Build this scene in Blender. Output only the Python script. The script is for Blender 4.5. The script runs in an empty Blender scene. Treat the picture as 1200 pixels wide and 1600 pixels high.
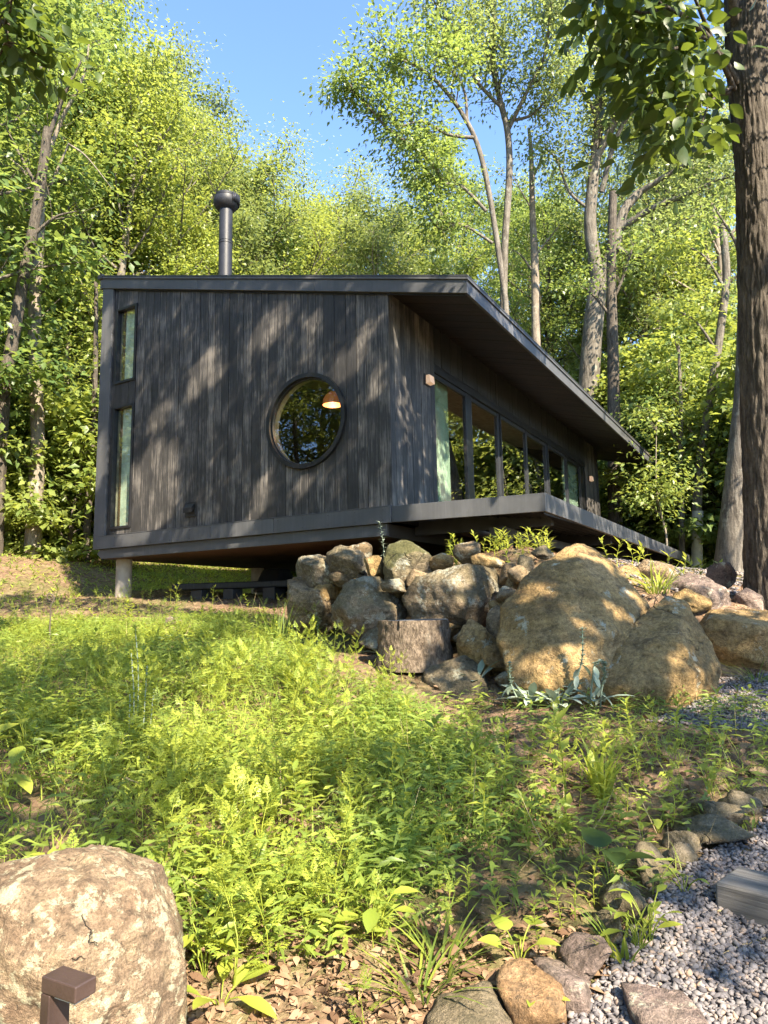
import bpy, bmesh, math, random
import numpy as np
from mathutils import Vector, Matrix, noise as mnoise

# ------------------------------------------------------------------ camera, world, sun, exposure
SC = bpy.context.scene
COL = SC.collection
CAM = np.array([-8.0331, -4.5883, -1.3937])
RIGHT = np.array([0.5065, -0.8621, -0.0190])
UP = np.array([-0.1112, -0.0871, 0.9900])
FWD = np.array([0.8551, 0.4993, 0.1399])
FPX = 1101.04                       # focal length in units of a 1200 x 1600 picture
cam = bpy.data.cameras.new('camera'); camo = bpy.data.objects.new('camera', cam); COL.objects.link(camo)
_m = Matrix.Identity(4)
for i in range(3):
    _m[i][0] = RIGHT[i]; _m[i][1] = UP[i]; _m[i][2] = -FWD[i]; _m[i][3] = CAM[i]
camo.matrix_world = _m
cam.sensor_fit = 'VERTICAL'; cam.sensor_height = 32.0; cam.lens = 32.0*FPX/1600.0
cam.clip_start = 0.05; cam.clip_end = 2000
SC.camera = camo
SC.render.resolution_x = 768; SC.render.resolution_y = 1024

SUN = np.array([-0.60, -1.0, 0.98]); SUN /= np.linalg.norm(SUN)      # towards the sun
world = bpy.data.worlds.new('World'); SC.world = world; world.use_nodes = True
wn = world.node_tree; bg = wn.nodes['Background']
sky = wn.nodes.new('ShaderNodeTexSky'); sky.sky_type = 'NISHITA'; sky.sun_disc = False
sky.sun_elevation = math.asin(SUN[2]); sky.sun_rotation = math.atan2(SUN[0], SUN[1])
sky.altitude = 1500; sky.air_density = 1.0; sky.dust_density = 0.3; sky.ozone_density = 4.0
wn.links.new(sky.outputs[0], bg.inputs[0]); bg.inputs[1].default_value = 0.13
sl = bpy.data.lights.new('sun', 'SUN'); sl.energy = 5.0; sl.angle = math.radians(0.55); sl.color = (1.0, 0.88, 0.69)
so = bpy.data.objects.new('sun', sl); COL.objects.link(so)
so.rotation_euler = Vector(SUN).to_track_quat('Z', 'Y').to_euler(); so.location = (0, 0, 30)
vs = SC.view_settings
SC.display_settings.display_device = 'sRGB'
vs.view_transform = 'Standard'; vs.look = 'None'; vs.exposure = 2.15; vs.gamma = 1.0; vs.use_curve_mapping = False
cy = SC.cycles
cy.max_bounces = 7; cy.diffuse_bounces = 3; cy.glossy_bounces = 3; cy.transmission_bounces = 4; cy.transparent_max_bounces = 10
cy.use_denoising = True; cy.caustics_reflective = False; cy.caustics_refractive = False
cy.sample_clamp_indirect = 6.0

# ------------------------------------------------------------------ helpers
RNG = np.random.RandomState(7)
random.seed(7)

def ray(px, py):
    return FWD + RIGHT*((px-600.0)/FPX) + UP*((800.0-py)/FPX)
def at(px, py, d):
    return CAM + ray(px, py)*d
def to_px(P):
    q = np.asarray(P) - CAM
    z = q@FWD
    return 600+FPX*(q@RIGHT)/z, 800-FPX*(q@UP)/z, z
def sstep(a, b, x):
    t = np.clip((x-a)/(b-a), 0, 1); return t*t*(3-2*t)

def tag(o, label=None, cat=None, group=None, kind=None):
    if label: o['label'] = label
    if cat: o['category'] = cat
    if group: o['group'] = group
    if kind: o['kind'] = kind
    return o
def empty(name, loc=(0, 0, 0), label=None, cat=None, group=None, rz=0.0):
    o = bpy.data.objects.new(name, None); COL.objects.link(o)
    o.location = tuple(loc); o.rotation_euler = (0, 0, rz); o.empty_display_size = 0.2
    return tag(o, label, cat, group)
def link(name, me, mat=None, parent=None, smooth=False):
    if mat is not None and len(me.materials) == 0:
        me.materials.append(mat)
    if smooth:
        me.polygons.foreach_set('use_smooth', np.ones(len(me.polygons), bool))
    o = bpy.data.objects.new(name, me); COL.objects.link(o)
    if parent: o.parent = parent
    return o
def mesh_np(name, V, F):
    """fast mesh from vertex array and (M,k) face array"""
    V = np.ascontiguousarray(V, np.float32); F = np.ascontiguousarray(F, np.int32)
    me = bpy.data.meshes.new(name)
    k = F.shape[1]
    me.vertices.add(len(V)); me.vertices.foreach_set('co', V.ravel())
    me.loops.add(F.size); me.loops.foreach_set('vertex_index', F.ravel())
    me.polygons.add(len(F)); me.polygons.foreach_set('loop_start', np.arange(0, F.size, k, dtype=np.int32))
    me.update(calc_edges=True)
    return me
class MB:
    """collects solids, builds ONE mesh object"""
    def __init__(s): s.v = []; s.f = []
    def add(s, v, f):
        n = len(s.v); s.v += [tuple(p) for p in v]; s.f += [tuple(i+n for i in q) for q in f]; return s
    def box(s, x0, x1, y0, y1, z0, z1):
        v = [(x0,y0,z0),(x1,y0,z0),(x1,y1,z0),(x0,y1,z0),(x0,y0,z1),(x1,y0,z1),(x1,y1,z1),(x0,y1,z1)]
        return s.add(v, [(0,3,2,1),(4,5,6,7),(0,1,5,4),(1,2,6,5),(2,3,7,6),(3,0,4,7)])
    def hexa(s, v):
        return s.add(v, [(0,3,2,1),(4,5,6,7),(0,1,5,4),(1,2,6,5),(2,3,7,6),(3,0,4,7)])
    def prism(s, pts, ax, a, b):
        """outline pts in the plane across axis ax, extruded from a to b"""
        n = len(pts)
        def P(p, c):
            q = list(p); q.insert(ax, c); return q
        v = [P(p, a) for p in pts]+[P(p, b) for p in pts]
        f = [tuple(range(n))[::-1], tuple(range(n, 2*n))]+[(i, (i+1) % n, n+(i+1) % n, n+i) for i in range(n)]
        return s.add(v, f)
    def tube(s, pts, rad, k=8, cap=True):
        v, f = tube_vf(pts, rad, k); n = len(pts)
        f = [tuple(q) for q in f]
        if cap:
            f += [tuple(range(k))[::-1], tuple(range((n-1)*k, n*k))]
        return s.add(v, f)
    def build(s, name, mat, parent=None, smooth=False, bevel=0.0, seg=2):
        me = bpy.data.meshes.new(name); me.from_pydata(s.v, [], s.f); me.update()
        bm = bmesh.new(); bm.from_mesh(me); bmesh.ops.recalc_face_normals(bm, faces=bm.faces)
        if bevel > 0:
            es = [e for e in bm.edges if len(e.link_faces) == 2 and e.calc_face_angle(0) > 0.6]
            bmesh.ops.bevel(bm, geom=es, offset=bevel, segments=seg, affect='EDGES', profile=0.5, clamp_overlap=True)
        bm.to_mesh(me); bm.free()
        o = link(name, me, mat, parent)
        if smooth or bevel > 0:
            try: me.shade_smooth() if smooth else None
            except Exception: pass
            if smooth: me.set_sharp_from_angle(angle=math.radians(40))
        return o
def tube_vf(pts, rad, k=8):
    pts = np.asarray(pts, float); n = len(pts); rad = np.broadcast_to(np.asarray(rad, float), (n,))
    T = np.gradient(pts, axis=0); T /= np.linalg.norm(T, axis=1)[:, None]+1e-9
    ref = np.array([0.31, 0.95, 0.05]) if abs(T[0][2]) > 0.7 else np.array([0.02, 0.05, 1.0])
    A = np.cross(T, ref); A /= np.linalg.norm(A, axis=1)[:, None]+1e-9
    B = np.cross(T, A)
    an = np.arange(k)*2*math.pi/k
    V = (pts[:, None, :] + rad[:, None, None]*(A[:, None, :]*np.cos(an)[None, :, None]+B[:, None, :]*np.sin(an)[None, :, None])).reshape(-1, 3)
    i = np.arange(n-1)[:, None]*k; j = np.arange(k)[None, :]; j2 = (j+1) % k
    F = np.stack([i+j, i+j2, i+k+j2, i+k+j], -1).reshape(-1, 4)
    return V, F
def lathe(prof, k=24, c=(0, 0, 0)):
    n = len(prof); V = []; F = []
    for r, z in prof:
        for j in range(k):
            a = 2*math.pi*j/k; V.append((c[0]+r*math.cos(a), c[1]+r*math.sin(a), c[2]+z))
    for i in range(n-1):
        for j in range(k):
            F.append((i*k+j, i*k+(j+1) % k, (i+1)*k+(j+1) % k, (i+1)*k+j))
    F.append(tuple(range(k))[::-1]); F.append(tuple(range((n-1)*k, n*k)))
    return V, F
def norm(a): return a/(np.linalg.norm(a, axis=-1, keepdims=True)+1e-9)

# ------------------------------------------------------------------ materials
class NT:
    def __init__(s, name):
        s.m = bpy.data.materials.new(name); s.m.use_nodes = True; s.t = s.m.node_tree; s.t.nodes.clear()
        s.out = s.n('ShaderNodeOutputMaterial')
    def n(s, typ, ins=None, **kw):
        nd = s.t.nodes.new(typ)
        for k, v in kw.items(): setattr(nd, k, v)
        for k, v in (ins or {}).items(): s.set(nd.inputs[k], v)
        return nd
    def set(s, sock, v):
        if isinstance(v, bpy.types.NodeSocket): s.t.links.new(v, sock)
        else:
            if isinstance(v, (tuple, list)) and sock.type == 'RGBA' and len(v) == 3: v = (*v, 1)
            sock.default_value = v
    def ramp(s, fac, stops, interp='LINEAR'):
        nd = s.n('ShaderNodeValToRGB', {'Fac': fac}); cr = nd.color_ramp; cr.interpolation = interp
        while len(cr.elements) < len(stops): cr.elements.new(0.5)
        for e, (p, c) in zip(cr.elements, stops):
            e.position = p; e.color = (*c, 1) if not isinstance(c, (int, float)) else (c, c, c, 1)
        return nd.outputs['Color']
    def noise(s, vec, scale, detail=4, rough=0.55, dist=0.0, out='Fac'):
        return s.n('ShaderNodeTexNoise', {'Vector': vec, 'Scale': scale, 'Detail': detail, 'Roughness': rough, 'Distortion': dist}).outputs[out]
    def mix(s, fac, a, b, blend='MIX'):
        nd = s.n('ShaderNodeMix', data_type='RGBA', blend_type=blend)
        s.set(nd.inputs[0], fac); s.set(nd.inputs[6], a); s.set(nd.inputs[7], b); return nd.outputs[2]
    def math(s, op, a, b=0.0, clamp=False):
        nd = s.n('ShaderNodeMath', operation=op, use_clamp=clamp); s.set(nd.inputs[0], a); s.set(nd.inputs[1], b); return nd.outputs[0]
    def coord(s, scale=(1, 1, 1), rnd=True, kind='Object'):
        tc = s.n('ShaderNodeTexCoord').outputs[kind]
        if rnd:
            oi = s.n('ShaderNodeObjectInfo').outputs['Random']
            sc = s.math('MULTIPLY', oi, 37.0)
            tc2 = s.n('ShaderNodeVectorMath', {0: tc, 1: s.n('ShaderNodeCombineXYZ', {0: sc, 1: sc, 2: sc}).outputs[0]}, operation='ADD').outputs[0]
        else: tc2 = tc
        return s.n('ShaderNodeMapping', {'Vector': tc2, 'Scale': scale}).outputs[0]
    def bump(s, h, strength=0.5, dist=0.02, normal=None):
        nd = s.n('ShaderNodeBump', {'Height': h, 'Strength': strength, 'Distance': dist})
        if normal is not None: s.set(nd.inputs['Normal'], normal)
        return nd.outputs[0]
    def principled(s, color, rough=0.6, normal=None, spec=0.35, metal=0.0):
        p = s.n('ShaderNodeBsdfPrincipled')
        s.set(p.inputs['Base Color'], color); s.set(p.inputs['Roughness'], rough); p.inputs['Metallic'].default_value = metal
        p.inputs['Specular IOR Level'].default_value = spec
        if normal is not None: s.set(p.inputs['Normal'], normal)
        return p.outputs[0]
    def done(s, shader):
        s.t.links.new(shader, s.out.inputs['Surface']); return s.m

def mat_plain(name, col, rough=0.5, spec=0.35, metal=0.0, var=0.25, scale=6.0, bump=0.15):
    t = NT(name); c = t.coord((1, 1, 1))
    n1 = t.noise(c, scale, 5)
    n2 = t.noise(c, scale*9, 3)
    lo = tuple(x*(1-var) for x in col); hi = tuple(min(1, x*(1+var)) for x in col)
    colr = t.ramp(n1, [(0.3, lo), (0.7, hi)])
    rg = t.math('ADD', t.math('MULTIPLY', n1, 0.25), rough-0.12)
    return t.done(t.principled(colr, rg, t.bump(n2, bump, 0.004), spec, metal))

def mat_siding(name, base=(0.05, 0.05, 0.052), light=(0.17, 0.16, 0.15), axis='z'):
    t = NT(name)
    st = {'z': (9, 9, 0.35), 'y': (9, 0.35, 9), 'x': (0.35, 9, 9)}[axis]
    c = t.coord(st); c2 = t.coord((1, 1, 1)); oi = t.n('ShaderNodeObjectInfo').outputs['Random']
    g = t.noise(c, 5.0, 8, 0.7, 0.6)
    g2 = t.noise(c, 22.0, 3, 0.6)
    wear = t.noise(c2, 1.6, 4, 0.6)
    kn = t.n('ShaderNodeTexVoronoi', {'Vector': t.coord({'z': (5, 5, 2.3), 'y': (5, 2.3, 5), 'x': (2.3, 5, 5)}[axis]), 'Scale': 1.0, 'Randomness': 1.0}).outputs['Distance']
    knot = t.ramp(kn, [(0.03, 0.0), (0.12, 1.0)])
    f = t.math('ADD', t.math('MULTIPLY', g, 0.75), t.math('MULTIPLY', g2, 0.25))
    f = t.math('ADD', f, t.math('MULTIPLY', t.math('SUBTRACT', wear, 0.5), 0.55))
    f = t.math('ADD', f, t.math('MULTIPLY', t.math('SUBTRACT', oi, 0.5), 0.13))
    col = t.ramp(f, [(0.30, tuple(x*0.45 for x in base)), (0.5, base), (0.63, tuple((a+b)/2 for a, b in zip(base, light))), (0.8, light)])
    col = t.mix(knot, tuple(x*0.35 for x in base), col)
    return t.done(t.principled(col, 0.6, t.bump(f, 0.55, 0.006), 0.4))

def mat_rock(name, c1, c2, c3, sc=1.0, lichen=(0.45, 0.43, 0.33), lich=0.5, moss=0.0, dark=(0.05, 0.045, 0.035), darkamt=0.5):
    t = NT(name); c = t.coord((sc, sc, sc))
    n1 = t.noise(c, 1.7, 6, 0.62, 0.4); n2 = t.noise(c, 6.5, 8, 0.65, 0.3); n3 = t.noise(c, 30, 6, 0.7)
    str_ = t.noise(t.coord((1.2*sc, 1.2*sc, 5.0*sc)), 2.2, 7, 0.65, 0.8)
    col = t.ramp(n1, [(0.34, c1), (0.5, c2), (0.66, c3)])
    col = t.mix(t.ramp(str_, [(0.42, 0.0), (0.62, 0.55)]), col, tuple(x*0.62 for x in c1))
    col = t.mix(t.ramp(n2, [(0.30, 0.75), (0.47, 0.0)]), col, dark) if darkamt > 0 else col
    sp = t.ramp(n3, [(0.36, 0.62), (0.62, 1.18)])
    col = t.mix(1.0, col, sp, 'MULTIPLY')
    if lich > 0:
        vv = t.noise(c, 4.2, 9, 0.74, 0.15)
        lm = t.ramp(vv, [(0.60-0.12*lich, 0.0), (0.635-0.10*lich, 0.85)])
        col = t.mix(lm, col, lichen)
        v2 = t.noise(t.coord((1.3*sc, 0.9*sc, 1.1*sc)), 9.0, 6, 0.7, 0.5)
        col = t.mix(t.ramp(v2, [(0.63, 0.0), (0.66, 0.8)]), col, dark)
    if moss > 0:
        nz = t.n('ShaderNodeSeparateXYZ', {0: t.n('ShaderNodeNewGeometry').outputs['Normal']}).outputs[2]
        mm = t.math('MULTIPLY', t.ramp(t.math('ADD', nz, t.math('MULTIPLY', n2, 1.2)), [(0.55, 0.0), (1.15, 1.0)]), moss)
        col = t.mix(mm, col, (0.075, 0.078, 0.022))
    ck = t.n('ShaderNodeTexVoronoi', {'Vector': t.n('ShaderNodeVectorMath', {0: c, 1: t.n('ShaderNodeVectorMath', {0: t.noise(c, 2.0, 5, out='Color'), 1: (0.6, 0.6, 0.6)}, operation='MULTIPLY').outputs[0]}, operation='ADD').outputs[0], 'Scale': 0.9}, feature='DISTANCE_TO_EDGE').outputs['Distance']
    crack = t.ramp(t.math('ADD', ck, t.ramp(t.noise(c, 1.1, 3), [(0.42, 0.0), (0.56, 0.1)])), [(0.0, 0.0), (0.012, 1.0)])
    col = t.mix(t.math('SUBTRACT', 1.0, t.math('MULTIPLY', t.math('SUBTRACT', 1.0, crack), 0.45*min(1, darkamt*2))), dark, col)
    n4 = t.noise(c, 95, 4, 0.7)
    col = t.mix(1.0, col, t.ramp(n4, [(0.34, 0.72), (0.64, 1.2)]), 'MULTIPLY')
    h = t.math('ADD', t.math('ADD', t.math('MULTIPLY', n2, 1.0), t.math('MULTIPLY', n3, 0.4)), t.math('MULTIPLY', n4, 0.14))
    h = t.math('ADD', h, t.math('MULTIPLY', crack, 0.8)); h = t.math('ADD', h, t.math('MULTIPLY', str_, 0.5))
    return t.done(t.principled(col, 0.85, t.bump(h, 1.0, 0.09/sc), 0.25))

def mat_leaf(name, c1, c2, trans, tf=0.45, rough=0.42, spec=0.5, alt=None):
    t = NT(name)
    ri = t.n('ShaderNodeNewGeometry').outputs['Random Per Island']
    oi = t.n('ShaderNodeObjectInfo').outputs['Random']
    c = t.coord((1, 1, 1), rnd=True)
    n = t.noise(c, 0.55, 3, 0.6)
    f = t.math('ADD', t.math('MULTIPLY', ri, 0.5), t.math('MULTIPLY', n, 0.6))
    f = t.math('ADD', f, t.math('MULTIPLY', t.math('SUBTRACT', oi, 0.5), 0.45))
    col = t.ramp(f, [(0.2, c1), (0.85, c2)])
    tc = t.ramp(f, [(0.2, tuple(x*0.65 for x in trans)), (0.85, trans)])
    if alt:
        am = t.ramp(t.noise(t.coord((1, 1, 1), rnd=False), 0.8, 3, 0.6), [(0.44, 0.0), (0.6, 0.7)])
        col = t.mix(am, col, alt); tc = t.mix(am, tc, tuple(x*1.6 for x in alt))
    p = t.principled(col, rough, None, spec)
    tr = t.n('ShaderNodeBsdfTranslucent', {'Color': tc}).outputs[0]
    mx = t.n('ShaderNodeMixShader', {0: tf, 1: p, 2: tr})
    return t.done(mx.outputs[0])

def mat_bark(name, lo, hi, scale=1.0, bump=0.8, lich=0.0, vz=0.9):
    t = NT(name); c = t.coord((7*scale, 7*scale, vz*scale)); c2 = t.coord((1, 1, 1))
    n = t.noise(c, 2.2, 7, 0.65, 0.5); n2 = t.noise(c2, 2.5, 5, 0.6); n3 = t.noise(c2, 22, 5, 0.7)
    f = t.math('ADD', t.math('MULTIPLY', n, 0.75), t.math('MULTIPLY', n2, 0.3))
    col = t.ramp(f, [(0.32, tuple(x*0.35 for x in lo)), (0.47, lo), (0.7, hi)])
    col = t.mix(1.0, col, t.ramp(n3, [(0.3, 0.7), (0.7, 1.2)]), 'MULTIPLY')
    if lich > 0:
        col = t.mix(t.ramp(t.noise(c2, 3.5, 7, 0.7), [(0.58, 0.0), (0.66, lich)]), col, (0.36, 0.37, 0.31))
    h = t.math('ADD', n, t.math('MULTIPLY', n3, 0.3))
    return t.done(t.principled(col, 0.88, t.bump(h, bump, 0.03), 0.2))

def mat_glass(name, tint=(1, 1, 1), boost=1.0):
    t = NT(name)
    fr = t.n('ShaderNodeFresnel', {'IOR': 1.52}).outputs[0]
    fr = t.math('MULTIPLY', t.math('MULTIPLY', fr, t.math('SUBTRACT', 1.0, t.n('ShaderNodeNewGeometry').outputs['Backfacing'])), boost, True)
    w = t.bump(t.noise(t.coord((1, 1, 1), rnd=False), 2.0, 2), 0.03, 0.02)
    g = t.n('ShaderNodeBsdfGlossy', {'Color': (1, 1, 1, 1), 'Roughness': 0.0, 'Normal': w}).outputs[0]
    tr = t.n('ShaderNodeBsdfTransparent', {'Color': (*tint, 1)}).outputs[0]
    return t.done(t.n('ShaderNodeMixShader', {0: fr, 1: tr, 2: g}).outputs[0])

M = {}
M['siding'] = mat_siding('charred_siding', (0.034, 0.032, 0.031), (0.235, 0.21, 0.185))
M['siding_x'] = mat_siding('shaded_header_boards', (0.012, 0.012, 0.013), (0.04, 0.037, 0.034))  # near-black siding, deep shade above the doors put into the colour
M['bark_stump'] = None
M['soffit'] = mat_siding('soffit_wood', (0.016, 0.011, 0.009), (0.045, 0.028, 0.02), axis='y')
def _trim():
    t = NT('charcoal_metal_trim'); c = t.coord((1, 1, 1)); st = t.noise(t.coord((14, 14, 0.5)), 1.6, 5, 0.65); n = t.noise(c, 1.3, 4); f = t.noise(c, 40, 4, 0.7)
    col = t.ramp(t.math('ADD', t.math('MULTIPLY', n, 0.6), t.math('MULTIPLY', st, 0.45)), [(0.36, (0.056, 0.057, 0.060)), (0.54, (0.070, 0.071, 0.075)), (0.70, (0.098, 0.098, 0.102))])
    col = t.mix(t.ramp(f, [(0.60, 0.0), (0.72, 0.35)]), col, (0.12, 0.115, 0.105))
    return t.done(t.principled(col, t.math('ADD', t.math('MULTIPLY', st, 0.25), 0.36), t.bump(t.math('ADD', n, t.math('MULTIPLY', f, .05)), 0.06, 0.02), 0.42))
M['metal'] = _trim()
M['metal_dark'] = mat_plain('dark_roof_metal', (0.035, 0.035, 0.037), 0.45, 0.4)
M['black'] = mat_plain('black_frame', (0.013, 0.013, 0.014), 0.4, 0.4)
M['bronze'] = mat_plain('dark_frame_metal', (0.024, 0.025, 0.028), 0.35, 0.5)
M['flue'] = mat_plain('black_flue_paint', (0.017, 0.018, 0.023), 0.5, 0.4, 0.0, 0.3, 5)
M['under'] = mat_siding('underside_plywood', (0.10, 0.052, 0.03), (0.17, 0.09, 0.05), axis='y')
M['concrete'] = mat_plain('pier_concrete', (0.36, 0.31, 0.25), 0.85, 0.2, 0, 0.2, 7, 0.4)
M['mint'] = mat_plain('mint_interior', (0.46, 0.49, 0.41), 0.8, 0.2)
M['interior'] = mat_plain('interior_wall', (0.55, 0.46, 0.35), 0.8, 0.2)
M['floorwood'] = mat_siding('interior_floor', (0.13, 0.08, 0.045), (0.25, 0.16, 0.09), axis='x')
M['darkwood'] = mat_siding('interior_dark_wood', (0.05, 0.035, 0.022), (0.1, 0.07, 0.045), axis='y')
M['jamb'] = mat_plain('pale_window_jamb', (0.26, 0.23, 0.18), 0.6)
M['copper'] = None
def _glow(name, col, em, k):
    t = NT(name); p = t.n('ShaderNodeBsdfPrincipled'); p.inputs['Base Color'].default_value = (*col, 1); p.inputs['Roughness'].default_value = .4
    p.inputs['Emission Color'].default_value = (*em, 1); p.inputs['Emission Strength'].default_value = k; return t.done(p.outputs[0])
M['lampface'] = _glow('wall_lamp_face', (0.75, 0.55, 0.42), (1.0, 0.62, 0.36), 0.10)
M['copper'] = _glow('lit_copper_shade', (0.62, 0.24, 0.11), (1.0, 0.30, 0.10), 0.03)
M['timber'] = mat_siding('weathered_timber', (0.13, 0.12, 0.11), (0.36, 0.34, 0.31), axis='x')
M['glass'] = mat_glass('window_glass', (0.93, 0.97, 0.93), 2.6)
M['glassd'] = mat_glass('door_glass', (0.93, 0.96, 0.92), 2.6)
def _curtain():
    t = NT('mint_curtain'); c = t.coord((1, 1, 1)); n = t.noise(c, 40, 3)
    col = t.ramp(n, [(0.3, (0.52, 0.66, 0.55)), (0.7, (0.64, 0.78, 0.67))])
    p = t.principled(col, 0.9, t.bump(n, 0.2, 0.002), 0.1)
    tr = t.n('ShaderNodeBsdfTranslucent', {'Color': (0.6, 0.75, 0.62, 1)}).outputs[0]
    return t.done(t.n('ShaderNodeMixShader', {0: 0.4, 1: p, 2: tr}).outputs[0])
M['curtain'] = _curtain()
M['brown_metal'] = mat_plain('brown_bronze_paint', (0.06, 0.038, 0.032), 0.42, 0.5, 0.2, 0.25, 9, 0.3)
M['plastic'] = mat_plain('pale_plastic_sheet', (0.42, 0.42, 0.38), 0.25, 0.6, 0, 0.2, 5, 0.4)
M['mulch'] = None
# rock kinds
M['rock_ochre'] = mat_rock('ochre_rock', (0.27, 0.175, 0.075), (0.41, 0.275, 0.115), (0.50, 0.345, 0.17), lich=0.05, darkamt=1.0, dark=(0.085, 0.055, 0.03))
M['rock_tan'] = mat_rock('tan_rock', (0.22, 0.155, 0.085), (0.33, 0.24, 0.14), (0.42, 0.30, 0.18), lich=0.3)
M['rock_grey'] = mat_rock('grey_rock', (0.175, 0.135, 0.09), (0.265, 0.21, 0.14), (0.36, 0.275, 0.185), lich=0.3, moss=0.25)
M['rock_moss'] = mat_rock('mossy_rock', (0.15, 0.13, 0.07), (0.23, 0.19, 0.11), (0.30, 0.23, 0.15), lich=0.15, moss=0.75)
M['rock_lichen'] = mat_rock('lichen_rock', (0.20, 0.145, 0.09), (0.29, 0.22, 0.145), (0.36, 0.285, 0.20), lichen=(0.46, 0.43, 0.35), lich=0.55, moss=0.35)
M['rock_pink'] = mat_rock('pinkish_lichen_rock', (0.19, 0.125, 0.078), (0.275, 0.195, 0.125), (0.34, 0.25, 0.15), sc=3.6, lichen=(0.40, 0.37, 0.25), lich=0.62, darkamt=0.5, dark=(0.045, 0.035, 0.025))
M['rock_edge'] = mat_rock('edging_rock', (0.17, 0.13, 0.085), (0.26, 0.20, 0.135), (0.35, 0.27, 0.185), sc=2.2, lich=0.0, moss=0.25)
M['rock_tan2'] = mat_rock('orange_edging_rock', (0.26, 0.15, 0.07), (0.36, 0.22, 0.11), (0.42, 0.28, 0.16), sc=2.2, lich=0.0, darkamt=.5)
M['rock_purple'] = mat_rock('purplish_rock', (0.16, 0.115, 0.095), (0.23, 0.17, 0.145), (0.31, 0.235, 0.19), sc=1.6, lich=0.2)
# leaves and bark
M['leaf_a'] = mat_leaf('leaf_green', (0.06, 0.115, 0.03), (0.165, 0.22, 0.06), (0.37, 0.46, 0.09))
M['leaf_b'] = mat_leaf('leaf_yellow_green', (0.09, 0.145, 0.033), (0.225, 0.265, 0.062), (0.47, 0.53, 0.09))
M['leaf_c'] = mat_leaf('leaf_grey_green', (0.09, 0.135, 0.05), (0.215, 0.25, 0.095), (0.37, 0.44, 0.12))
M['leaf_dark'] = mat_leaf('leaf_broad', (0.035, 0.07, 0.016), (0.065, 0.105, 0.022), (0.16, 0.21, 0.025))
M['grass'] = mat_leaf('grass_blade', (0.11, 0.17, 0.028), (0.37, 0.42, 0.065), (0.58, 0.63, 0.09), alt=(0.18, 0.26, 0.055))
M['weed'] = mat_leaf('ferny_weed', (0.13, 0.20, 0.03), (0.39, 0.43, 0.065), (0.62, 0.65, 0.08))
M['silver'] = mat_leaf('silver_leaf', (0.21, 0.27, 0.20), (0.33, 0.38, 0.30), (0.3, 0.36, 0.25), 0.2, 0.8, 0.1)
M['lit'] = mat_leaf('dry_leaf', (0.075, 0.04, 0.022), (0.38, 0.25, 0.155), (0.25, 0.13, 0.06), 0.2, 0.8, 0.15)
M['straw'] = mat_leaf('dry_stem', (0.35, 0.27, 0.14), (0.45, 0.38, 0.2), (0.3, 0.25, 0.12), 0.2, 0.7, 0.2)
M['bark_grey'] = mat_bark('grey_bark', (0.10, 0.086, 0.07), (0.22, 0.195, 0.16), 1.0, 0.8, 0.4)
M['bark_pale'] = mat_bark('pale_bark', (0.17, 0.14, 0.11), (0.31, 0.265, 0.21), 1.0, 0.6, 0.4)
M['bark_dark'] = mat_bark('dark_bark', (0.066, 0.055, 0.044), (0.165, 0.138, 0.108), 1.8, 1.0)
M['bark_stump'] = mat_bark('stump_bark', (0.12, 0.09, 0.065), (0.30, 0.235, 0.17), 2.6, 1.2, 0.3, 3.2)
M['bark_twig'] = mat_bark('twig_bark', (0.07, 0.055, 0.042), (0.15, 0.125, 0.1), 1.0, 0.5)

# ------------------------------------------------------------------ terrain
def edge_x(y):
    return np.interp(y, [-9.0, -7.0, -5.5, -4.1, -2.6, -0.6, 1.6, 3.0], [3.6, 1.8, 0.5, -0.7, -1.35, -0.75, 0.35, 1.2])
def ground(x, y):
    x = np.asarray(x, float); y = np.asarray(y, float)
    base = -2.95+0.131*np.clip(x+8.03, -25, 9)+0.0777*np.clip(y+4.59, -15, 10.6)
    # uphill behind the cabin
    h = np.where(y > 5.0, 0.25*np.log1p(np.exp((y-7.2)*1.6))/1.6, 0)
    h = h + 0.06*np.clip(x-14, 0, 60)*sstep(-6, 8, y)+0.03*np.clip(x-14, 0, 80)
    terr = -0.74+0.02*x-np.clip(-2-y, 0, 12)*np.interp(x, [0, 8], [0.33, 0.12])
    terr = np.maximum(terr, base)
    m = sstep(-0.35, 0.45, x-edge_x(y))*sstep(3.0, 1.5, y)
    z = base*(1-m)+terr*m+h
    # local unevenness
    z = z+0.035*np.sin(1.7*x+0.6*y)*np.cos(1.1*y-0.4*x)+0.018*np.sin(4.1*x+1.0)*np.sin(3.7*y)
    return z
def gz(x, y): return float(ground(x, y))
def gnd(px, py):
    """the point of the ground seen along a direction of the view"""
    r = ray(px, py); t = np.concatenate([np.arange(0.6, 14, 0.01), np.arange(14, 80, 0.1)])
    P = CAM+r*t[:, None]; below = P[:, 2] < ground(P[:, 0], P[:, 1])
    i = int(np.argmax(below)) if below.any() else len(t)-1
    p = P[i].copy(); p[2] = gz(p[0], p[1]); return p

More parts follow.
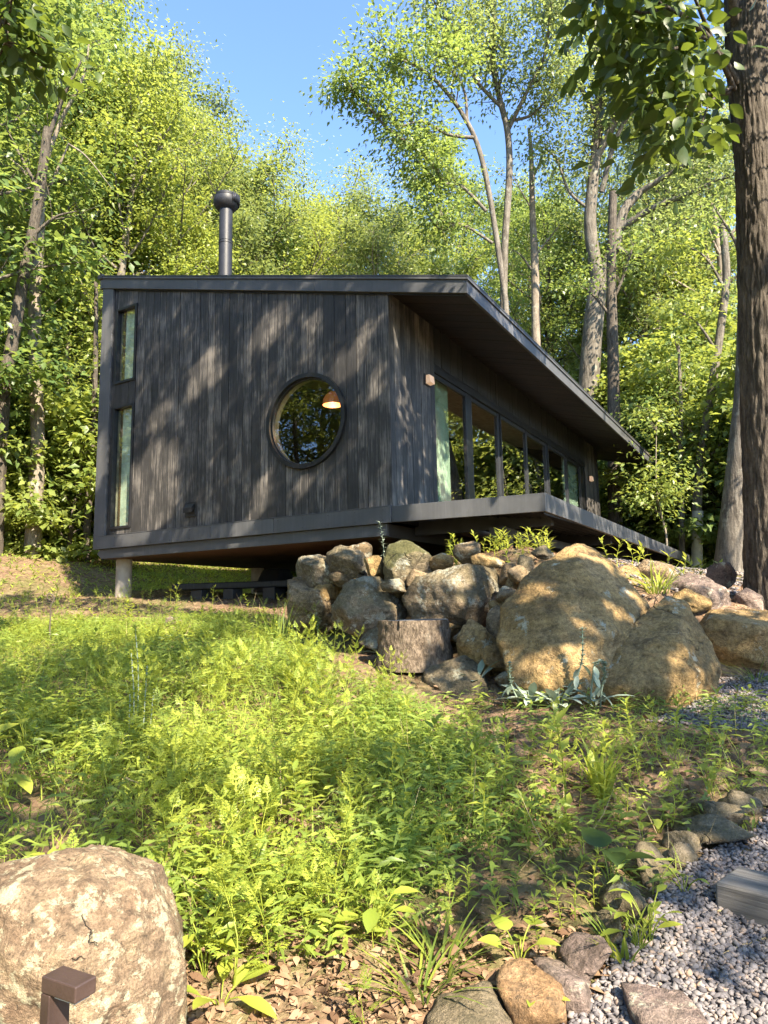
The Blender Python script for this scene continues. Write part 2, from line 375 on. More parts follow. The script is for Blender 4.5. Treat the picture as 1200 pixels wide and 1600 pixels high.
def mat_ground():
    t = NT('soil_and_leaf_litter'); c = t.coord((1, 1, 1), rnd=False)
    n1 = t.noise(c, 0.45, 6, 0.6); n2 = t.noise(c, 3.5, 8, 0.7); n3 = t.noise(c, 45, 5, 0.7)
    vo = t.n('ShaderNodeTexVoronoi', {'Vector': c, 'Scale': 26.0}).outputs['Color']
    vs_ = t.n('ShaderNodeSeparateColor', {0: vo}).outputs[0]
    soil = t.ramp(n2, [(0.3, (0.10, 0.063, 0.04)), (0.5, (0.19, 0.125, 0.08)), (0.7, (0.30, 0.21, 0.14))])
    soil = t.mix(1.0, soil, t.ramp(vs_, [(0.0, 0.6), (1.0, 1.3)]), 'MULTIPLY')
    gr = t.ramp(n3, [(0.3, (0.05, 0.07, 0.015)), (0.7, (0.12, 0.15, 0.035))])
    col = t.mix(t.ramp(t.math('ADD', t.math('MULTIPLY', n1, 0.7), t.math('MULTIPLY', n2, 0.3)), [(0.46, 0.0), (0.62, 0.75)]), soil, gr)
    h = t.math('ADD', n2, t.math('MULTIPLY', n3, 0.5)); h = t.math('ADD', h, t.math('MULTIPLY', vs_, 0.4))
    return t.done(t.principled(col, 0.95, t.bump(h, 0.9, 0.03), 0.1))
def build_ground():
    def axis(lo, hi, a, b, fine, coarse):
        return np.unique(np.round(np.concatenate([np.linspace(lo, a, coarse), np.arange(a, b, fine), np.linspace(b, hi, coarse)]), 4))
    xs = axis(-260, 420, -9, 14, 0.12, 50); ys = axis(-340, 420, -9, 14, 0.12, 50)
    X, Y = np.meshgrid(xs, ys, indexing='ij'); Z = ground(X, Y)
    fine = (X > -9) & (X < 14) & (Y > -9) & (Y < 14)
    Z = Z+np.where(fine, 0.012*RNG.randn(*Z.shape), 0)
    V = np.stack([X, Y, Z], -1).reshape(-1, 3); nx, ny = X.shape
    i = np.arange(nx-1)[:, None]*ny; j = np.arange(ny-1)[None, :]
    F = np.stack([i+j, i+ny+j, i+ny+j+1, i+j+1], -1).reshape(-1, 4)
    o = link('ground', mesh_np('ground', V, F), mat_ground(), None, True)
    tag(o, 'sloping forest ground of brown soil and leaf litter', kind='structure')
build_ground()

# ------------------------------------------------------------------ the cabin
RS, RZ = 0.2687, 3.170          # roof rise per metre towards the back, fascia top above the front wall
W, L, LR, OV, TH = 6.013, 11.74, 13.65, 1.215, 0.18
def rz(y): return RZ+RS*y
cabin = empty('cabin', (0, 0, -0.4), 'low black timber cabin with a sloping roof and round window', 'cabin')
cabin.location = (0, 0, 0)
CYC, CZC, CRO = 1.42, 1.385, 0.712      # round window centre (y, z), outer radius

def board(pts, ax, a, b, name, mat):
    o = MB().prism(pts, ax, a, b).build(name, mat, cabin)
    return o
def gable_boards():
    r = np.random.RandomState(3)
    marks = [0.0, CYC-CRO, CYC+CRO, 5.11, 5.655, 5.75]
    ed = []
    for a, b in zip(marks[:-1], marks[1:]):
        n = max(1, int(round((b-a)/0.165)))
        w = r.uniform(0.75, 1.25, n); w = w/w.sum()*(b-a)
        ed += list(a+np.concatenate([[0], np.cumsum(w)[:-1]]))
    ed.append(5.75)
    out = []
    for a, b in zip(ed[:-1], ed[1:]):
        a2, b2 = a+0.0035, b-0.0035; m = (a+b)/2
        if CYC-CRO <= m <= CYC+CRO:
            ys = np.linspace(a2, b2, 7); q = np.sqrt(np.maximum(CRO**2-(ys-CYC)**2, 0))
            out.append([(a2, -0.05), (b2, -0.05)]+[(y, CZC-k) for y, k in zip(ys[::-1], q[::-1])])
            out.append([(y, CZC+k) for y, k in zip(ys, q)]+[(b2, rz(b2)-0.06), (a2, rz(a2)-0.06)])
        elif 5.11 <= m <= 5.655:
            for z0, z1 in ((-0.05, 0.10), (2.292, 2.703), (4.118, None)):
                out.append([(a2, z0), (b2, z0), (b2, z1 if z1 else rz(b2)-0.06), (a2, z1 if z1 else rz(a2)-0.06)])
        else:
            out.append([(a2, -0.05), (b2, -0.05), (b2, rz(b2)-0.06), (a2, rz(a2)-0.06)])
    for pts in out:
        d = r.uniform(-0.007, 0.006)
        board(pts, 0, 0.05+d, 0.074, 'siding_board', M['siding'])
    # sheathing behind the boards with the same openings
    s = MB(); X0, X1 = 0.076, 0.22
    for a, b in ((0.02, CYC-CRO), (CYC+CRO, 5.11), (5.655, 5.95)):
        s.prism([(a, -0.2), (b, -0.2), (b, rz(b)-0.2), (a, rz(a)-0.2)], 0, X0, X1)
    for z0, z1 in ((-0.2, 0.10), (2.292, 2.703), (4.118, 4.45)):
        s.box(X0, X1, 5.112, 5.653, z0, z1)
    n = 24; ys = np.linspace(CYC-CRO, CYC+CRO, n); q = np.sqrt(np.maximum(CRO**2-(ys-CYC)**2, 0))
    s.prism([(ys[0], -0.2), (ys[-1], -0.2)]+[(y, CZC-k) for y, k in zip(ys[::-1], q[::-1])], 0, X0, X1)
    s.prism([(y, CZC+k) for y, k in zip(ys, q)]+[(ys[-1], rz(ys[-1])-0.2), (ys[0], rz(ys[0])-0.2)], 0, X0, X1)
    s.build('sheathing', M['interior'], cabin)
gable_boards()

def front_boards():
    r = np.random.RandomState(5)
    def run(x0, x1, z0, z1, nm='siding_board', mat='siding'):
        n = int(round((x1-x0)/0.15)); w = r.uniform(0.75, 1.25, n); w = w/w.sum()*(x1-x0)
        e = x0+np.concatenate([[0], np.cumsum(w)])
        for a, b in zip(e[:-1], e[1:]):
            d = r.uniform(-0.004, 0.004)
            board([(a+0.0025, z0), (b-0.0025, z0), (b-0.0025, z1), (a+0.0025, z1)], 1, d, 0.022, nm, M[mat])
    run(0.052, 1.45, -0.04, 3.06); run(10.37, L, -0.04, 3.06)
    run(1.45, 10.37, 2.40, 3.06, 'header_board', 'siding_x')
    s = MB()
    s.box(0.222, 1.45, 0.026, 0.16, -0.2, 3.0); s.box(10.37, L-0.02, 0.026, 0.16, -0.2, 3.0); s.box(1.452, 10.368, 0.026, 0.16, 2.402, 3.0)
    s.box(L-0.15, L, 0.162, W-0.05, -0.2, 3.1); s.box(0.222, L-0.152, W-0.2, W-0.02, -0.2, 4.45)
    s.prism([(0.162, 3.1), (W-0.05, 3.1), (W-0.05, rz(W)-0.2), (0.162, rz(0)-0.2)], 0, L-0.15, L)
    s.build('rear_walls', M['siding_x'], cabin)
    MB().box(0.222, L-0.16, 0.03, W-0.22, -0.2, -0.02).build('floor', M['floorwood'], cabin)
    # ceiling boards inside
    c = MB(); c.hexa([(0.222, 0.165, rz(0.165)-0.42), (L-0.16, 0.165, rz(0.165)-0.42), (L-0.16, W-0.22, rz(W-.22)-0.42), (0.222, W-0.22, rz(W-.22)-0.42),
                      (0.222, 0.165, rz(0.165)-0.40), (L-0.16, 0.165, rz(0.165)-0.40), (L-0.16, W-0.22, rz(W-.22)-0.40), (0.222, W-0.22, rz(W-.22)-0.40)])
    c.build('ceiling', M['interior'], cabin)
    MB().box(4.2, 4.3, 2.6, W-0.23, -0.01, rz(2.6)-0.43).build('partition', M['darkwood'], cabin)
    MB().box(0.24, 0.9, 5.0, 5.09, -0.01, 3.9).build('partition', M['interior'], cabin)
MB().box(0.235, 1.9, 5.70, 5.74, -0.01, 4.2).build('wall_lining', M['mint'], cabin)
front_boards()

def trims():
    yl = W
    # base band with its bright top lip
    for a_, b_ in ((0.0, 1.98), (1.984, 4.02), (4.024, yl)):
        MB().box(0.0, 0.049, a_, b_, -0.226, -0.004).build('base_band', M['metal'], cabin, bevel=0.003)
    sc_ = MB()
    for k in range(14):
        for z in (-0.05, -0.185): sc_.tube([(0.004, .12+k*.445, z), (-0.003, .12+k*.445, z)], 0.007, 6)
    sc_.build('screw_heads', M['metal_dark'], cabin)['kind'] = 'stuff'
    MB().box(-0.006, 0.049, 0.01, 5.727, -0.0035, 0.004).build('band_lip', M['metal'], cabin)
    o = MB().prism([(5.728, -0.002), (yl-0.001, -0.002), (yl-0.001, rz(yl)-TH-0.002), (5.728, rz(5.728)-TH-0.002)], 0, 0.002, 0.049).build('corner_trim', M['metal'], cabin, bevel=0.003)
    MB().box(0.05, 0.30, yl-0.018, yl, -0.226, rz(yl)-TH).build('corner_return', M['metal'], cabin)
    # rake fascia, eave fascia, far rake
    def rake(x0, x1, nm):
        for a_, b_ in ((-OV, 1.2), (1.204, 3.6), (3.604, yl)):
            MB().prism([(a_, rz(a_)-TH), (b_, rz(b_)-TH), (b_, rz(b_)), (a_, rz(a_))], 0, x0, x1).build(nm, M['metal'], cabin, bevel=0.003)
    rake(-0.016, 0.03, 'rake_fascia'); rake(LR-0.046, LR, 'rake_fascia')
    for a_, b_ in ((0.032, 3.3), (3.304, 6.6), (6.604, 9.9), (9.904, LR-0.048)):
        MB().box(a_, b_, -OV, -OV+0.04, rz(-OV)-TH, rz(-OV)).build('eave_fascia', M['metal'], cabin, bevel=0.003)
    MB().box(-0.016, LR, yl+0.002, yl+0.06, rz(yl)-TH, rz(yl)-0.002).build('rear_fascia', M['metal'], cabin)
    # black strip as shadow below the rake fascia; roof sheet and its drip edge
    MB().prism([(-OV+0.05, rz(-OV+.05)-TH-0.022), (5.72, rz(5.72)-TH-0.022), (5.72, rz(5.72)-TH+0.03), (-OV+0.05, rz(-OV+.05)-TH+0.03)], 0, 0.031, 0.045).build('shadow_strip', M['black'], cabin)
    e = 0.022
    def slab(x0, x1, y0, y1, t0, t1, nm, mat, bv=0.0):
        MB().hexa([(x0, y0, rz(y0)+t0), (x1, y0, rz(y0)+t0), (x1, y1, rz(y1)+t0), (x0, y1, rz(y1)+t0),
                   (x0, y0, rz(y0)+t1), (x1, y0, rz(y0)+t1), (x1, y1, rz(y1)+t1), (x0, y1, rz(y1)+t1)]).build(nm, mat, cabin, bevel=bv)
    slab(-0.016-e, LR+e, -OV-e, yl+0.08, 0.002, 0.040, 'roof_edge', M['metal'], 0.004)
    slab(-0.016-e-.004, LR+e+.004, -OV-e-.004, yl+0.084, 0.0405, 0.062, 'roof_sheet', M['metal_dark'])
    MB().box(-0.05, 0.01, yl-0.03, yl+0.10, rz(yl)-0.005, rz(yl)+0.085).build('gutter_end', M['metal_dark'], cabin, bevel=0.006)
    slab(0.05, LR-0.05, -OV+0.045, yl-0.01, -0.12, -0.002, 'roof_core', M['metal_dark'])
    # soffit planks run from wall to eave
    n = 95; xs = np.linspace(0.034, LR-0.05, n+1)
    meshes = []
    for k in range(n):
        g = 0.003; y0, y1 = -OV+0.042, -0.001
        if xs[k] > L: y1 = W-0.02
        z = -0.16+random.uniform(-.002, .002)
        mb = MB().hexa([(xs[k]+g, y0, rz(y0)+z), (xs[k+1]-g, y0, rz(y0)+z), (xs[k+1]-g, y1, rz(y1)+z), (xs[k]+g, y1, rz(y1)+z),
                        (xs[k]+g, y0, rz(y0)+z+.02), (xs[k+1]-g, y0, rz(y0)+z+.02), (xs[k+1]-g, y1, rz(y1)+z+.02), (xs[k]+g, y1, rz(y1)+z+.02)])
        mb.build('soffit_plank', M['soffit'], cabin)
    # floor beam under the gable and the plywood underside
    MB().prism([(0.1, -0.228), (5.9, -0.228), (5.98, -0.30), (5.86, -0.392), (0.1, -0.392)], 0, 0.06, 0.12).build('floor_beam', M['metal'], cabin, bevel=0.004)
    MB().box(0.122, L, 5.86, 5.93, -0.392, -0.228).build('floor_beam', M['metal'], cabin)
    MB().box(0.122, L, 0.1, 0.2, -0.40, -0.228).build('floor_beam', M['metal_dark'], cabin)
    for k in range(8):
        x0 = 0.125+k*1.45
        MB().box(x0, min(x0+1.444, L), 0.203, 5.857, -0.388, -0.37).build('underside_panel', M['under'], cabin)
trims()

def slim_window(z0, z1, name):
    y0, y1 = 5.112, 5.653; f = 0.045
    fr = MB().box(0.022, 0.12, y0, y0+f, z0, z1).box(0.022, 0.12, y1-f, y1, z0, z1).box(0.022, 0.12, y0+f, y1-f, z0, z0+f).box(0.022, 0.12, y0+f, y1-f, z1-f, z1)
    w = fr.build(name, M['black'], cabin, bevel=0.003)
    MB().box(0.085, 0.095, y0+f+.001, y1-f-.001, z0+f+.001, z1-f-.001).build('pane', M['glass'], w)
    j = MB().box(0.122, 0.23, y0+.002, y0+.025, z0, z1).box(0.122, 0.23, y1-.025, y1-.002, z0, z1)
    j.build('jamb', M['jamb'], w)
    MB().box(0.15, 0.156, y0+.03, y1-.13, z0+.01, z1-.01).build('blind', M['mint'], w)
    MB().box(0.14, 0.20, y1-.125, y1-.085, z0, z1).build('wood_stile', M['floorwood'], w)
slim_window(2.703, 4.118, 'slim_window'); slim_window(0.10, 2.292, 'slim_window')
def round_window():
    n = 72; a = np.arange(n)*2*math.pi/n
    def ring(x0, x1, r0, r1):
        V = []; F = []
        for t in a:
            c, s = math.cos(t), math.sin(t)
            for x, r in ((x0, r1), (x1, r1), (x1, r0), (x0, r0)): V.append((x, CYC+r*c, CZC+r*s))
        for i in range(n):
            j = (i+1) % n
            for k in range(4): F.append((i*4+k, j*4+k, j*4+(k+1) % 4, i*4+(k+1) % 4))
        return MB().add(V, F)
    w = ring(-0.004, 0.11, 0.648, CRO-0.002).build('round_window', M['black'], cabin, smooth=True)
    ring(0.05, 0.105, 0.628, 0.647).build('inner_rim', M['bronze'], w, smooth=True)
    ring(0.112, 0.232, 0.655, CRO-0.004).build('jamb', M['jamb'], w, smooth=True)
    p = MB().prism([(CYC+0.646*math.cos(t), CZC+0.646*math.sin(t)) for t in a], 0, 0.07, 0.08)
    p.build('pane', M['glass'], w)
round_window()

def vent():
    v = MB().box(0.03, 0.046, 3.595, 3.825, 0.165, 0.405).build('vent_cover', M['black'], cabin, bevel=0.004)
    MB().hexa([(0.028, 3.62, 0.28), (0.028, 3.80, 0.28), (-0.03, 3.80, 0.225), (-0.03, 3.62, 0.225), (0.029, 3.62, 0.375), (0.029, 3.80, 0.375), (-0.03, 3.80, 0.30), (-0.03, 3.62, 0.30)]).build('vent_hood', M['black'], v)
vent()

def doors():
    U = [1.452, 2.92, 4.28, 5.80, 7.19, 8.75, 10.368]; r_st = [0.24, 0.10, 0.07, 0.07, 0.10, 0.36]
    MB().box(U[0], U[-1], 0.0, 0.15, 2.27, 2.399).build('door_head', M['black'], cabin, bevel=0.004)
    MB().box(U[0], U[-1], 0.02, 0.15, -0.03, 0.028).build('door_sill', M['bronze'], cabin)
    for i in range(6):
        a, b = U[i]+0.002, U[i+1]-0.002; f = 0.05; rs = r_st[i]; yo = 0.045 if i % 2 == 0 else 0.062
        fr = MB().box(a, a+f, yo-.02, yo+.035, 0.03, 2.268).box(b-rs, b, yo-.02, yo+.035, 0.03, 2.268).box(a+f, b-rs, yo-.015, yo+.032, 0.03, 0.10).box(a+f, b-rs, yo-.015, yo+.032, 2.2, 2.268)
        d = fr.build('glass_door', M['bronze'] if i not in (0, 5) else M['black'], cabin, bevel=0.003)
        MB().box(a+f+.001, b-rs-.001, yo+.012, yo+.022, 0.101, 2.199).build('pane', M['glassd'], d)
        MB().box(a-.0015, a+.02, yo-.035, yo-.021, 0.03, 2.268).build('edge_profile', M['bronze'], d, bevel=0.002)
        if i in (3, 2):
            x = b-rs*0.5 if i == 2 else a+f*.5
            h = MB().tube([(x, yo-.022, 0.78), (x, yo-.07, 0.80), (x, yo-.07, 1.12), (x, yo-.022, 1.14)], 0.011, 8)
            h.build('handle', M['black'], d, smooth=True)
doors()
def lamp_on_wall(x0, z0):
    b = MB().box(x0, x0+0.20, -0.02, -0.005, z0, z0+0.17).build('wall_lamp', M['black'], cabin, bevel=0.003)
    b['label'] = 'small square wall lamp'
    MB().hexa([(x0+.03, -.021, z0+.02), (x0+.18, -.021, z0+.02), (x0+.18, -.024, z0+.15), (x0+.03, -.024, z0+.15),
               (x0+.03, -.10, z0+.03), (x0+.18, -.10, z0+.03), (x0+.18, -.085, z0+.15), (x0+.03, -.085, z0+.15)]).build('lamp_shade', M['lampface'], b, bevel=0.004)
lamp_on_wall(1.08, 1.965); lamp_on_wall(10.62, 1.92)

def deck():
    x0, x1, d, z0, z1 = 0.028, 12.56, 2.09, 0.0, -0.036; b = 0.222
    dk = MB().hexa([(x0, -d, z1-b), (x0+.045, -d, z1-b), (x0+.045, -0.004, z0-b), (x0, -0.004, z0-b), (x0, -d, z1), (x0+.045, -d, z1), (x0+.045, -0.004, z0-.003), (x0, -0.004, z0-.003)]).build('deck', M['metal'], cabin, bevel=0.004)
    dk['label'] = 'low deck edged with charcoal metal'
    for a_, b_ in ((x0+.047, 3.2), (3.204, 6.3), (6.304, 9.4), (9.404, x1)):
        MB().box(a_, b_, -d, -d+.045, z1-b, z1).build('deck_fascia', M['metal'], dk, bevel=0.003)
    MB().box(x1-.045, x1, -d+.047, -0.01, z1-b, z1).build('deck_fascia', M['metal'], dk)
    for k in range(14):
        y = -0.03-k*0.145
        MB().hexa([(x0+.05, y-.14, -0.065-.0172*k), (x1-.05, y-.14, -0.065-.0172*k*.15), (x1-.05, y, -0.065), (x0+.05, y, -0.065),
                   (x0+.05, y-.14, -0.04-.0025*k), (x1-.05, y-.14, -0.04-.0025*k), (x1-.05, y, -0.04), (x0+.05, y, -0.04)]).build('deck_board', M['siding_x'], dk)
    for x in (0.9, 4.2, 7.5, 10.8):
        MB().box(x-.05, x+.05, -1.9, 0.09, -0.33, -0.13).build('joist', M['metal_dark'], dk)
        MB().box(x-.07, x+.07, -1.33, -1.19, gz(x, -1.26)-.2, -0.331).build('deck_post', M['metal_dark'], dk)
    MB().box(0.55, 11.5, -1.36, -1.16, -0.46, -0.335).build('girder', M['metal_dark'], dk)
deck()

def flue():
    x, y, r = 1.0, 3.94, 0.122; z0 = 4.05; zt = 6.02
    V, F = lathe([(r, z0), (r, 5.32), (r+.008, 5.325), (r+.008, 5.345), (r, 5.35), (r, 5.37), (r+.006, 5.375), (r+.006, 5.39), (r, 5.395), (r, zt)], 32, (x, y, 0))
    p = MB().add(V, F).build('flue_pipe', M['flue'], cabin, smooth=True)
    # flashing and cap: a drum with a domed top and a ragged open band
    V, F = lathe([(0.24, 4.1), (0.16, 4.36), (r+.002, 4.40)], 32, (x, y, 0)); MB().add(V, F).build('flashing', M['flue'], p, smooth=True)
    V, F = lathe([(r-.02, zt-.03), (r+.04, zt-.01), (0.215, zt+.06), (0.235, zt+.12), (0.228, zt+.19), (0.205, zt+.20), (0.19, zt+.15), (0.13, zt+.1)], 36, (x, y, 0))
    MB().add(V, F).build('cap_drum', M['flue'], p, smooth=True)
    V, F = lathe([(0.13, zt+.215), (0.195, zt+.22), (0.20, zt+.26), (0.185, zt+.275), (0.1, zt+.285), (0.01, zt+.287)], 36, (x, y, 0))
    MB().add(V, F).build('cap_lid', M['flue'], p, smooth=True)
    for k in range(6):
        a = k*math.pi/3+.3
        c, s = math.cos(a), math.sin(a)
        MB().box(x+.17*c-.01, x+.17*c+.01, y+.17*s-.01, y+.17*s+.01, zt+.12, zt+.225).build('cap_strut', M['flue'], p)
    V = []; F = []
    for k in range(40):
        a = -1.9+k*0.075; rr = 0.24+0.006*math.sin(k*1.9); zz = zt+.235+.025*math.sin(k*2.3)
        V += [(x+rr*math.cos(a), y+rr*math.sin(a), zt+.08), (x+(rr+.012)*math.cos(a), y+(rr+.012)*math.sin(a), zz)]
        if k: F.append((2*k-2, 2*k, 2*k+1, 2*k-1))
    ws = MB().add(V, F).build('wind_shield', M['flue'], p, smooth=True)
    sol = ws.modifiers.new('t', 'SOLIDIFY'); sol.thickness = 0.01
flue()

def piers():
    for x, y in ((0.42, 5.70), (4.0, 5.70), (8.6, 5.7)):
        g = gz(x, y)-0.3
        V, F = lathe([(0.14, g), (0.138, -0.52), (0.14, -0.392)], 24, (x, y, 0))
        MB().add(V, F).build('concrete_pier', M['concrete'], cabin, smooth=True)
piers()

# things inside and under the cabin
def curtain(x0, x1, y, lab):
    n = 60; V = []; F = []
    for k in range(n+1):
        x = x0+(x1-x0)*k/n; dy = 0.035*math.sin(k*1.15)+0.012*math.sin(k*2.7)
        for z in (0.0, 0.8, 1.6, 2.36): V.append((x, y+dy*(1-.2*z/2.4), z))
        if k:
            for q in range(3): F.append(((k-1)*4+q, k*4+q, k*4+q+1, (k-1)*4+q+1))
    tag(MB().add(V, F).build('curtain', M['curtain'], None, smooth=True), lab, 'curtain', 'curtains behind the glass doors')
curtain(1.60, 2.28, 0.185, 'pale mint curtain behind the glass door nearest the corner')
curtain(8.9, 10.25, 0.185, 'pale mint curtain behind the glass door farthest along the wall')
def pendant():
    p = at(520, 630, 11.0); e = empty('pendant_lamp', p, 'copper dome pendant lamp seen through the round window', 'lamp')
    V, F = lathe([(0.02, 0.19), (0.05, 0.18), (0.11, 0.13), (0.15, 0.06), (0.16, -0.03), (0.155, -0.03), (0.14, 0.06), (0.10, 0.12), (0.02, 0.17)], 32)
    MB().add(V, F).build('shade', M['copper'], e, smooth=True)
    pl = bpy.data.lights.new('pendant_bulb', 'POINT'); pl.energy = 3; pl.color = (1.0, .72, .42); pl.shadow_soft_size = .06; po = bpy.data.objects.new('bulb_light', pl); COL.objects.link(po); po.parent = e; po.location = (0, 0, -.06)
    MB().tube([(0, 0, 0.235), (0, 0, rz(p[1])-0.42-p[2])], 0.006, 6).build('cord', M['black'], e)
pendant()
def under_stuff():
    x, y = 0.95, 3.6; g = gz(x, y)
    e = empty('plank_stack', (x, y, g), 'long dark plank lying on blocks under the cabin', 'plank')
    MB().hexa([(-.45, 1.0, .16), (-.15, 1.0, .16), (.75, -1.2, .18), (.45, -1.2, .18), (-.45, 1.0, .27), (-.15, 1.0, .27), (.75, -1.2, .29), (.45, -1.2, .29)]).build('plank', M['siding_x'], e, bevel=.02)
    MB().box(-.25, .05, .5, .75, -.08, .158).build('block', M['metal_dark'], e, bevel=.01); MB().box(.2, .5, -.7, -.45, -.08, .172).build('block', M['metal_dark'], e, bevel=.01)
    MB().box(-.05, .2, -.02, .2, -.08, .165).build('block', M['metal_dark'], e, bevel=.01)
    c = at(432, 930, 12.6); c[2] = gz(c[0], c[1])
    e = empty('barrow_tray', c, 'dark overturned barrow tray resting on the plank under the cabin', 'barrow')
    MB().hexa([(-.32, -.32, .1), (.32, -.32, .1), (.32, .32, .1), (-.32, .32, .1), (-.16, -.2, .52), (.16, -.2, .52), (.16, .2, .52), (-.16, .2, .52)]).build('tray', M['black'], e, bevel=.05)
    MB().tube([(-.3, -.3, 0), (-.3, -.3, .14), (.3, -.3, .14), (.3, -.3, 0)], .02, 8).build('legs_frame', M['black'], e)
under_stuff()

# ------------------------------------------------------------------ rocks
def _ico(n):
    bm = bmesh.new(); bmesh.ops.create_icosphere(bm, subdivisions=n, radius=1.0)
    V = np.array([v.co[:] for v in bm.verts]); F = np.array([[v.index for v in f.verts] for f in bm.faces]); bm.free()
    return V, F
ICO = {n: _ico(n) for n in (1, 2, 4, 5, 6)}
def hull_planes(P):
    bm = bmesh.new(); [bm.verts.new(p) for p in P]
    r = bmesh.ops.convex_hull(bm, input=bm.verts)
    bm.normal_update()
    pl = {}
    c = P.mean(0)
    for f in bm.faces:
        n = np.array(f.normal[:]); d = float(n@(np.array(f.verts[0].co[:])))
        if d < 0: n, d = -n, -d
        pl[tuple(np.round(n, 1))] = (n, d)
    bm.free()
    return np.array([p[0] for p in pl.values()]), np.array([p[1] for p in pl.values()])
def rock_mesh(pts, sub, seed, amp, p=60, rough=1.0, ridge=0.5, cuts=9, cut=(0.56, 0.88), view=True):
    """pts: (N,3) hull points about their own centre; the hull is chipped by a few planes, then weathered"""
    D, F = ICO[sub]
    n, d = hull_planes(pts)
    R = np.random.RandomState(seed)
    cn = norm(R.randn(cuts, 3)+(np.array([-FWD[0], -FWD[1], 0.35])*0.9 if view else 0))
    cd = (pts@cn.T).max(0)*R.uniform(cut[0], cut[1], cuts)
    n = np.concatenate([n, cn]); d = np.maximum(np.concatenate([d, cd]), 0.02)
    s = np.maximum(D@n.T, 0)/d[None, :]
    r = 1.0/np.max(s, 1)
    r2 = (s**p).sum(1)**(-1.0/p)
    V = D*(0.97*r+0.03*r2)[:, None]
    off = Vector(R.uniform(-50, 50, 3))
    size = np.abs(pts).max(0).mean(); out = np.empty(len(V))
    for i, v in enumerate(V):
        q = Vector(v)
        a = mnoise.fractal((q/size)*1.3+off, 0.9, 2.1, 4)
        b = mnoise.ridged_multi_fractal((q/size)*2.1+off, 0.9, 2.0, 4, 1.0, 2.0)
        c = mnoise.fractal((q/size)*6.0+off, 0.75, 2.0, 4)
        t = (q.z+0.45*q.x-0.3*q.y+0.12*a*size)/(0.30*size); st = t-math.floor(t)
        led = (st if st < 0.85 else (1-st)*0.85/0.15)-0.42
        out[i] = 0.30*a-ridge*0.14*(b-1.0)+rough*0.26*c+0.40*ridge*led
    return V+D*(out*amp*size)[:, None], F
R_RUB = np.random.RandomState(77)
def rock_px(name, outline, d, thick, mat, seed, label, cat='boulder', group=None, sub=5, amp=0.10, front=0.62, tilt=0.0, grow=1.045, **kw):
    """a boulder whose silhouette follows outline at distance d, thick metres deep; it leans back by tilt"""
    oc = np.mean(outline, 0); outline = [tuple(oc+(np.array(p)-oc)*grow) for p in outline]
    O = np.array([at(x, y, d) for x, y in outline])
    f = np.array([FWD[0], FWD[1], 0]); f /= np.linalg.norm(f)
    c = O.mean(0)
    zr = (O[:, 2]-O[:, 2].min())/max(1e-3, np.ptp(O[:, 2]))
    R = np.random.RandomState(seed+100)
    mid = O+f*tilt*zr[:, None]
    P = [mid]
    P.append((c+(mid-c)*front*R.uniform(0.85, 1.15, (len(O), 1))-f*thick*0.42*R.uniform(.7, 1.15, (len(O), 1))+f*tilt*0.3*zr[:, None])[::3])
    P.append((c+(mid-c)*0.72+f*thick*0.58)[::2])
    P.append(c[None]-f*thick*0.5+(mid[R.randint(0, len(O), 4)]-c)*0.3)
    P = np.concatenate(P); P[P[:, 2] < O[:, 2].min()+0.12, 2] -= 0.18; cc = P.mean(0)
    V, F = rock_mesh(P-cc, sub, seed, amp, **kw)
    o = link(name, mesh_np(name, V, F), M[mat], None, True)
    o.location = cc
    return tag(o, label, cat, group)
def rock_xy(name, x, y, size, rz_, mat, seed, label, sink=0.3, sub=4, amp=0.16, cat='stone', group=None, z=None):
    R = np.random.RandomState(seed)
    P = norm(R.randn(11, 3))*R.uniform(0.85, 1.15, (11, 1))*np.array(size)/2
    V, F = rock_mesh(P, sub, seed, amp, view=False, cuts=5, cut=(.58, .9))
    o = link(name, mesh_np(name, V, F), M[mat], None, True)
    o.location = (x, y, (gz(x, y) if z is None else z)+size[2]*(0.5-sink)); o.rotation_euler = (0, 0, rz_)
    return tag(o, label, cat, group)

R_RUB = np.random.RandomState(77)
def rock_pts(name, pts, mat, seed, label, sub=6, amp=0.045, cat='boulder', **kw):
    P = np.array([at(x, y, d) for x, y, d in pts]); cc = P.mean(0)
    V, F = rock_mesh(P-cc, sub, seed, amp, cuts=4, cut=(.86, .97), ridge=0.9, rough=1.4, **kw)
    o = link(name, mesh_np(name, V, F), M[mat], None, True); o.location = cc; return tag(o, label, cat)
rock_pts('boulder', [(778,1000,5.75),(784,950,5.95),(826,893,6.15),(880,858,6.35),(906,847,6.45),(930,857,6.45),(975,896,6.3),(1018,955,6.05),(1016,1010,5.8),(985,1075,5.55),(930,1120,5.2),(860,1112,5.25),(800,1075,5.4),
     (868,1060,5.15),(872,930,5.75),(905,872,6.1),(960,985,5.5),(830,960,5.7),(790,1000,6.9),(900,900,7.2),(1000,1000,6.9),(900,1150,6.8),(810,1120,6.4)], 'rock_ochre', 11, 'largest ochre boulder rising to a peak beside the deck')
rock_pts('boulder', [(925,1100,5.25),(938,1050,5.4),(965,1005,5.6),(1005,958,5.85),(1040,932,6.0),(1072,940,5.95),(1098,980,5.8),(1128,1035,5.6),(1122,1075,5.5),(1090,1112,5.3),(1030,1128,5.15),(960,1125,5.15),
     (1062,985,5.45),(1085,1055,5.2),(1000,1040,5.25),(950,1085,5.1),(1040,1000,6.7),(1110,1060,6.4),(980,1120,6.3),(1060,1150,6.2)], 'rock_ochre', 12, 'broad ochre boulder leaning against the right side of the peaked boulder')
rock_px('boulder', [(1090,965),(1120,946),(1200,944),(1250,960),(1262,1030),(1200,1062),(1140,1058),(1112,1040)], 6.4, 1.0, 'rock_ochre', 13, 'smooth brown boulder at the foot of the thick trunk', tilt=0.2, amp=0.05)
